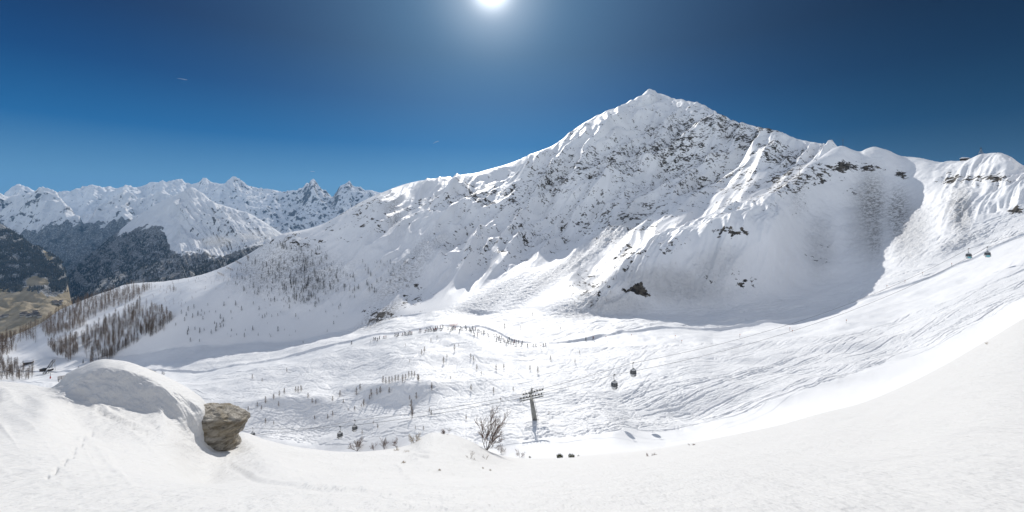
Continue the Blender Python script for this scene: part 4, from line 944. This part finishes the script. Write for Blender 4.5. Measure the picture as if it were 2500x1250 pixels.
def hut(name, g, w, d, h, rz, label, wall, roofm=None, win=2):
    e = empty(name, g, rz); bm = bmesh.new(); box(bm, (0, 0, h*.45), (w, d, h*1.1)); mesh_obj('wall', bm, wall, e)
    bm = bmesh.new(); v = [bm.verts.new(p) for p in [(-w*.6, -d*.6, h), (w*.6, -d*.6, h), (w*.6, d*.6, h), (-w*.6, d*.6, h), (-w*.6, 0, h+d*.32), (w*.6, 0, h+d*.32)]]
    for f in ((0, 1, 5, 4), (2, 3, 4, 5), (0, 4, 3), (1, 2, 5), (3, 2, 1, 0)): bm.faces.new([v[i] for i in f])
    r_ = bmesh.ops.solidify(bm, geom=bm.faces[:], thickness=.05) if False else None
    mesh_obj('roof', bm, roofm or M_snow, e)
    for i in range(win):
        bm = bmesh.new(); box(bm, ((i-(win-1)/2)*w/win, -d/2-.03, h*.5), (w*.14+.3, .08, h*.3)); wd = mesh_obj('window', bm, M_glass, e)
        bm = bmesh.new(); box(bm, ((i-(win-1)/2)*w/win, -d/2-.05, h*.33), (w*.14+.5, .1, .08)); mesh_obj('sill', bm, M_steel, wd)
    bm = bmesh.new(); box(bm, (w/2+.03, 0, h*.4), (.08, .9, h*.7)); mesh_obj('door', bm, M_wood, e)
    tag(e, label, 'hut' if w < 9 else 'building'); return e
hut('mountain_hut', crest_point(2356)-Vector((0, 0, .3)), 4.5, 3, 1.7, .2, 'tiny dark hut on the saddle of the right ridge', M_wall)
gg = ground(70, 888); hut('snowy_chalet', gg-Vector((0, 0, .5)), 5.5, 4.5, 2.6, .5, 'snow roofed chalet beside the track at the far left', M_wall)
gg = ground(258, 900)
hut('snowy_hut', P(258, 903, 230), 4.2, 4, 2.0, .15, 'hut with dark gable roof peeping over the snow drift', M_wall, M_wall, 1)
# lift valley station: a long inclined gantry with a machine house
gs = ground(110, 912); st = empty('lift_station', gs); tag(st, 'dark lift station with a long inclined gantry at the far left', 'building')
bm = bmesh.new(); a0 = Vector((1.5, -2, .6)); a1 = Vector((-2.4, 9, 8.3))
for s_ in (-1.1, 1.1):
    tube(bm, a0+Vector((s_, 0, 0)), a1+Vector((s_, 0, 0)), .28, .28, 6)
for i in range(13):
    p = a0.lerp(a1, i/12); tube(bm, p-Vector((1.1, 0, 0)), p+Vector((1.1, 0, 0)), .17, .17, 5)
mesh_obj('gantry', bm, M_dark, st)
bm = bmesh.new()
for t in (.3, .6, .95):
    p = a0.lerp(a1, t)
    for s_ in (-1, 1): tube(bm, p+Vector((s_, 0, 0)), Vector((p.x+s_*1.3, p.y, -1)), .15, .15, 5)
mesh_obj('support_legs', bm, M_steel, st)
bm = bmesh.new(); box(bm, (-2.9, 1, 2.6), (2.6, 3, 1.9)); mesh_obj('machine_house', bm, M_wall, st)
bm = bmesh.new(); box(bm, (3.0, 1.5, 2.7), (2.2, 2.6, 1.6)); mesh_obj('control_cabin', bm, M_wall, st)
bm = bmesh.new(); box(bm, (3.0, 1.5, 3.62), (2.6, 3., .2)); mesh_obj('cabin_roof', bm, M_snow, st)
bm = bmesh.new(); box(bm, (-2.9, 1, 3.67), (3., 3.4, .2)); mesh_obj('house_roof', bm, M_dark, st)
def redpad(e, h): bm = bmesh.new(); tube(bm, (0, 0, 0), (0, 0, h*.35), .35, .35, 8); mesh_obj('red_pad', bm, M_redp, e)
pole(123, 924, 14, .16, M_steel, 'padded_post', 'grey post with a red padded base in front of the lift station', 'post', None, redpad)
pole(81, 893, 7, .12, M_dark, 'padded_post', 'short dark post between the chalet and the lift station', 'post')
def timber_fence(name, pts, h, label, mat, cat='fence', rails=3):
    e = empty(name, pts[0]); b2 = bmesh.new()
    for i, p in enumerate(pts):
        q = p-pts[0]; bm = bmesh.new(); tube(bm, q-Vector((0, 0, .4)), q+Vector((0, 0, h)), .09, .08, 5); mesh_obj('post', bm, mat, e)
        if i:
            o_ = pts[i-1]-pts[0]
            for k in range(rails): z = h*(k+1)/(rails+.3); tube(b2, o_+Vector((0, 0, z)), q+Vector((0, 0, z)), .09, .09, 4)
    mesh_obj('rails', b2, mat, e); tag(e, label, cat); return e
fp = [ground(x, y) for x, y in [(141, 928), (150, 926), (160, 924), (170, 922), (180, 920)]]
timber_fence('timber_barrier', [p for p in fp if p], 2.6, 'long brown timber barrier on the snow near the lift station', M_wood, rails=9)
for k, (x, y, x2, y2, lab) in enumerate([(530, 664, 546, 672, 'lowest'), (553, 652, 568, 659, 'second lowest'), (575, 637, 589, 644, 'second highest'), (598, 622, 608, 628, 'highest')]):
    pts = [ground(x+(x2-x)*t, y+(y2-y)*t+3) for t in (0, .33, .66, 1)]; pts = [p for p in pts if p is not None]
    if len(pts) > 1: o = timber_fence('avalanche_barrier', pts, 2.2, 'dark avalanche barrier on the crest of the left ridge, '+lab+' of the four', M_wood, 'barrier'); o['group'] = 'avalanche barriers on the left ridge'
fp = [ground(1098+i*4, 796-.3*i) for i in range(6)]; fp = [p for p in fp if p is not None]
e = empty('safety_net', fp[0]); bm = bmesh.new()
for i, p in enumerate(fp):
    q = p-fp[0]; b2 = bmesh.new(); tube(b2, q-Vector((0, 0, .3)), q+Vector((0, 0, 1.3)), .04, .04, 5); mesh_obj('post', b2, M_dark, e)
    if i:
        o_ = fp[i-1]-fp[0]
        for z in (.2, .45, .7, .95, 1.2): tube(bm, o_+Vector((0, 0, z)), q+Vector((0, 0, z)), .035, .035, 4)
mesh_obj('net', bm, M_orange, e); tag(e, 'short orange safety net at the edge of the run above the crowd', 'safety net')
# village houses on the brown valley floor
def far_ground(px, py):
    c = int(np.clip(round((px-hu[0])/(hu[1]-hu[0])), 0, len(hu)-1)); col = HY-hZ[:, c]/hY[:, c]*F
    h = np.minimum.accumulate(col); i = int(np.argmax(h <= py)); return Vector((hX[i, c], hY[i, c], hZ[i, c]))
RV = random.Random(2)
bm = bmesh.new(); box(bm, (0, 0, 3), (12, 10, 7)); hw = mesh_obj('wall', bm, M_render); bm = bmesh.new()
v = [bm.verts.new(p) for p in [(-7, -6, 6.4), (7, -6, 6.4), (7, 6, 6.4), (-7, 6, 6.4), (-7, 0, 10), (7, 0, 10)]]
for f in ((0, 1, 5, 4), (2, 3, 4, 5), (0, 4, 3), (1, 2, 5), (3, 2, 1, 0)): bm.faces.new([v[i] for i in f])
hr = mesh_obj('roof', bm, plain('grey_brown_roof', (.12, .10, .09)))
h0_ = empty('village_house', (0, 0, 0)); hw.parent = h0_; hr.parent = h0_; tag(h0_, 'tiny pale house in the village on the brown valley floor', 'house', 'houses in the valley village'); first = True
for i in range(30):
    a = RV.choice([(75, 772, 24, 6), (75, 772, 24, 6), (8, 775, 12, 4), (138, 742, 12, 5)]); px = a[0]+RV.uniform(-1, 1)*a[2]; py = a[1]+RV.uniform(-1, 1)*a[3]
    g = far_ground(px, py)
    if first: h0_.location = g; h0_.rotation_euler = (0, 0, .4); first = False
    else: dup(h0_, g, RV.uniform(0, 3), RV.uniform(.7, 1.1))
# contrails
for (x0, y0, x1, y1, lab) in [(433, 191, 457, 195, 'short white contrail high in the left sky'), (1057, 350, 1071, 344, 'short white contrail low in the middle sky'), (757, 418, 768, 419, 'tiny faint contrail just above the far peaks')]:
    bm = bmesh.new(); a = P(x0, y0, 20000); b = P(x1, y1, 20000); tube(bm, Vector((0, 0, 0)), (b-a)*.6, 3, 9, 8); tube(bm, (b-a)*.6, b-a, 9, 5, 8); o = mesh_obj('contrail', bm, M_bwhite); o.location = a; tag(o, lab, 'contrail')
# wisps of low cloud
def cloud(px, py, Y, rx, rz_, ry, dens, seed, label):
    bm = bmesh.new(); bmesh.ops.create_icosphere(bm, subdivisions=3, radius=1); m = bpy.data.materials.new('cloud_vapour'); m.use_nodes = True; t = m.node_tree; t.nodes.clear()
    o_ = t.nodes.new('ShaderNodeOutputMaterial'); v_ = t.nodes.new('ShaderNodeVolumePrincipled'); t.links.new(v_.outputs[0], o_.inputs['Volume']); v_.inputs['Color'].default_value = (1, 1, 1, 1); v_.inputs['Anisotropy'].default_value = .2
    tc_ = t.nodes.new('ShaderNodeTexCoord'); n_ = t.nodes.new('ShaderNodeTexNoise'); n_.inputs['Scale'].default_value = 2.2; n_.inputs['Detail'].default_value = 5; n_.inputs['Roughness'].default_value = .6
    mp = t.nodes.new('ShaderNodeMapping'); mp.inputs['Location'].default_value = (seed, seed*2, 0); t.links.new(tc_.outputs['Object'], mp.inputs[0]); t.links.new(mp.outputs[0], n_.inputs['Vector'])
    ln = t.nodes.new('ShaderNodeVectorMath'); ln.operation = 'LENGTH'; t.links.new(tc_.outputs['Object'], ln.inputs[0])
    m1 = t.nodes.new('ShaderNodeMath'); m1.operation = 'MULTIPLY_ADD'; t.links.new(ln.outputs['Value'], m1.inputs[0]); m1.inputs[1].default_value = -.42; t.links.new(n_.outputs['Fac'], m1.inputs[2])
    r_ = t.nodes.new('ShaderNodeMapRange'); t.links.new(m1.outputs[0], r_.inputs[0]); r_.inputs[1].default_value = .18; r_.inputs[2].default_value = .6; r_.inputs[4].default_value = dens; t.links.new(r_.outputs[0], v_.inputs['Density'])
    o = mesh_obj('cloud_wisp', bm, m); o.location = P(px, py, Y); o.scale = (rx*Y/F, ry, rz_*Y/F); tag(o, label, None, None, 'stuff')
cloud(530, 590, 2500, 62, 24, 130, .011, 1.3, 'thin white cloud wisp drifting in front of the pyramid mountain, left')
cloud(610, 578, 2500, 60, 22, 120, .010, 4.1, 'thin white cloud wisp drifting in front of the pyramid mountain, middle')
cloud(662, 572, 2450, 30, 24, 90, .009, 7.7, 'thin white cloud wisp low against the left ridge')
# unused prototypes are dropped
for o in protoL+protoC+smallL+smallC:
    if o.name not in used:
        for c_ in list(o.children): bpy.data.objects.remove(c_)
        bpy.data.objects.remove(o)
#OBJ_END


# ================================================================== LIGHT, SKY, CAMERA
w = bpy.data.worlds.new('World'); S.world = w; w.use_nodes = True
nt = w.node_tree; nt.nodes.clear()
def N(t, **k):
    x = nt.nodes.new(t)
    for a, v in k.items(): setattr(x, a, v)
    return x
sky = N('ShaderNodeTexSky', sky_type='NISHITA', sun_disc=False)
sky.sun_elevation = math.asin(SUN.z); sky.sun_rotation = math.atan2(SUN.x, SUN.y)
sky.altitude = 2400; sky.air_density = 1.0; sky.dust_density = .3; sky.ozone_density = 2.5
tc = N('ShaderNodeTexCoord')
nrm = N('ShaderNodeVectorMath', operation='NORMALIZE'); nt.links.new(tc.outputs['Generated'], nrm.inputs[0])
sxyz = N('ShaderNodeSeparateXYZ'); nt.links.new(nrm.outputs[0], sxyz.inputs[0])
def lin(c): return tuple((x/255/12.92 if x < 11 else ((x/255+.055)/1.055)**2.4) for x in c)
rp = N('ShaderNodeValToRGB'); nt.links.new(sxyz.outputs[2], rp.inputs[0]); el = rp.color_ramp.elements
stops = [(0, (112, 164, 204)), (.07, (94, 150, 194)), (.16, (20, 102, 164)), (.26, (0, 66, 126)), (.36, (0, 38, 92)), (.6, (0, 30, 84))]
el[0].position = 0; el[1].position = .6; el[0].color = (*lin(stops[0][1]), 1); el[1].color = (*lin(stops[-1][1]), 1)
for p_, c_ in stops[1:-1]:
    e_ = el.new(p_); e_.color = (*lin(c_), 1)
def MR(v, a, b, lo, hi):
    x = N('ShaderNodeMapRange', interpolation_type='SMOOTHSTEP'); nt.links.new(v, x.inputs[0])
    for i, q in zip((1, 2, 3, 4), (a, b, lo, hi)): x.inputs[i].default_value = q
    return x.outputs[0]
side = MR(sxyz.outputs[0], .15, .85, 9., 2.2)        # the deep blue away from the sun, darker to the right
dk = N('ShaderNodeVectorMath', operation='SCALE'); nt.links.new(rp.outputs[0], dk.inputs[0]); nt.links.new(side, dk.inputs['Scale'])
hs0 = N('ShaderNodeHueSaturation'); hs0.inputs['Saturation'].default_value = .42; hs0.inputs['Value'].default_value = 2.35; nt.links.new(sky.outputs[0], hs0.inputs['Color'])  # sky behind and overhead, out of view, greyed and brightened as added fill
back = MR(sxyz.outputs[1], .25, -.25, 0, 1); high = MR(sxyz.outputs[2], .48, .7, 0, 1)
fmx = N('ShaderNodeMath', operation='MAXIMUM'); nt.links.new(back, fmx.inputs[0]); nt.links.new(high, fmx.inputs[1])
hs = N('ShaderNodeMix', data_type='RGBA'); nt.links.new(fmx.outputs[0], hs.inputs[0]); nt.links.new(dk.outputs[0], hs.inputs[6]); nt.links.new(hs0.outputs[0], hs.inputs[7])
# aureole of the sun itself (the disc stands at the upper edge of the view)
vd = N('ShaderNodeVectorMath', operation='DOT_PRODUCT'); nt.links.new(nrm.outputs[0], vd.inputs[0]); vd.inputs[1].default_value = SUN
def M(op, a, b=0):
    x = N('ShaderNodeMath', operation=op)
    for i, q in enumerate((a, b)):
        if isinstance(q, (int, float)): x.inputs[i].default_value = q
        else: nt.links.new(q, x.inputs[i])
    return x.outputs[0]
cpos = M('MAXIMUM', vd.outputs['Value'], 0)
g1_ = M('ADD', M('MULTIPLY', M('POWER', cpos, 1700), 18), M('MULTIPLY', M('POWER', cpos, 220), 3.6))
g2_ = M('ADD', M('MULTIPLY', M('POWER', cpos, 30), 1.3), M('MULTIPLY', M('POWER', cpos, 8), 1.25))
gcs = []
for gv, gcol in ((g1_, (1, 1, 1)), (g2_, (.50, .93, 1.25))):
    gc_ = N('ShaderNodeVectorMath', operation='SCALE'); gc_.inputs[0].default_value = gcol; nt.links.new(gv, gc_.inputs['Scale']); gcs.append(gc_)
gc = N('ShaderNodeVectorMath', operation='ADD'); nt.links.new(gcs[0].outputs[0], gc.inputs[0]); nt.links.new(gcs[1].outputs[0], gc.inputs[1])
ad = N('ShaderNodeVectorMath', operation='ADD'); nt.links.new(hs.outputs[2], ad.inputs[0]); nt.links.new(gc.outputs[0], ad.inputs[1])
bg = N('ShaderNodeBackground'); bg.inputs[1].default_value = .10; nt.links.new(ad.outputs[0], bg.inputs[0])
wo = N('ShaderNodeOutputWorld'); nt.links.new(bg.outputs[0], wo.inputs[0])
ld = bpy.data.lights.new('sun', 'SUN'); ld.energy = 4.15; ld.angle = math.radians(.5); ld.color = (1, .965, .91)
lo = bpy.data.objects.new('sun', ld); C.objects.link(lo)
lo.rotation_euler = SUN.to_track_quat('Z', 'Y').to_euler(); lo.location = (0, 0, 400)
cd = bpy.data.cameras.new('camera'); cam = bpy.data.objects.new('camera', cd); C.objects.link(cam)
cam.rotation_euler = (math.radians(90), 0, 0); cd.sensor_width = 36; cd.lens = 36*F/2500; cd.shift_y = -(625-HY)/2500
cd.clip_start = .1; cd.clip_end = 60000
S.camera = cam
S.render.resolution_x = 1024; S.render.resolution_y = 512
S.render.engine = 'CYCLES'
S.view_settings.view_transform = 'Standard'; S.view_settings.look = 'None'; S.view_settings.gamma = 1; S.view_settings.use_curve_mapping = False
S.view_settings.exposure = -0.1
S.cycles.max_bounces = 6; S.cycles.diffuse_bounces = 4
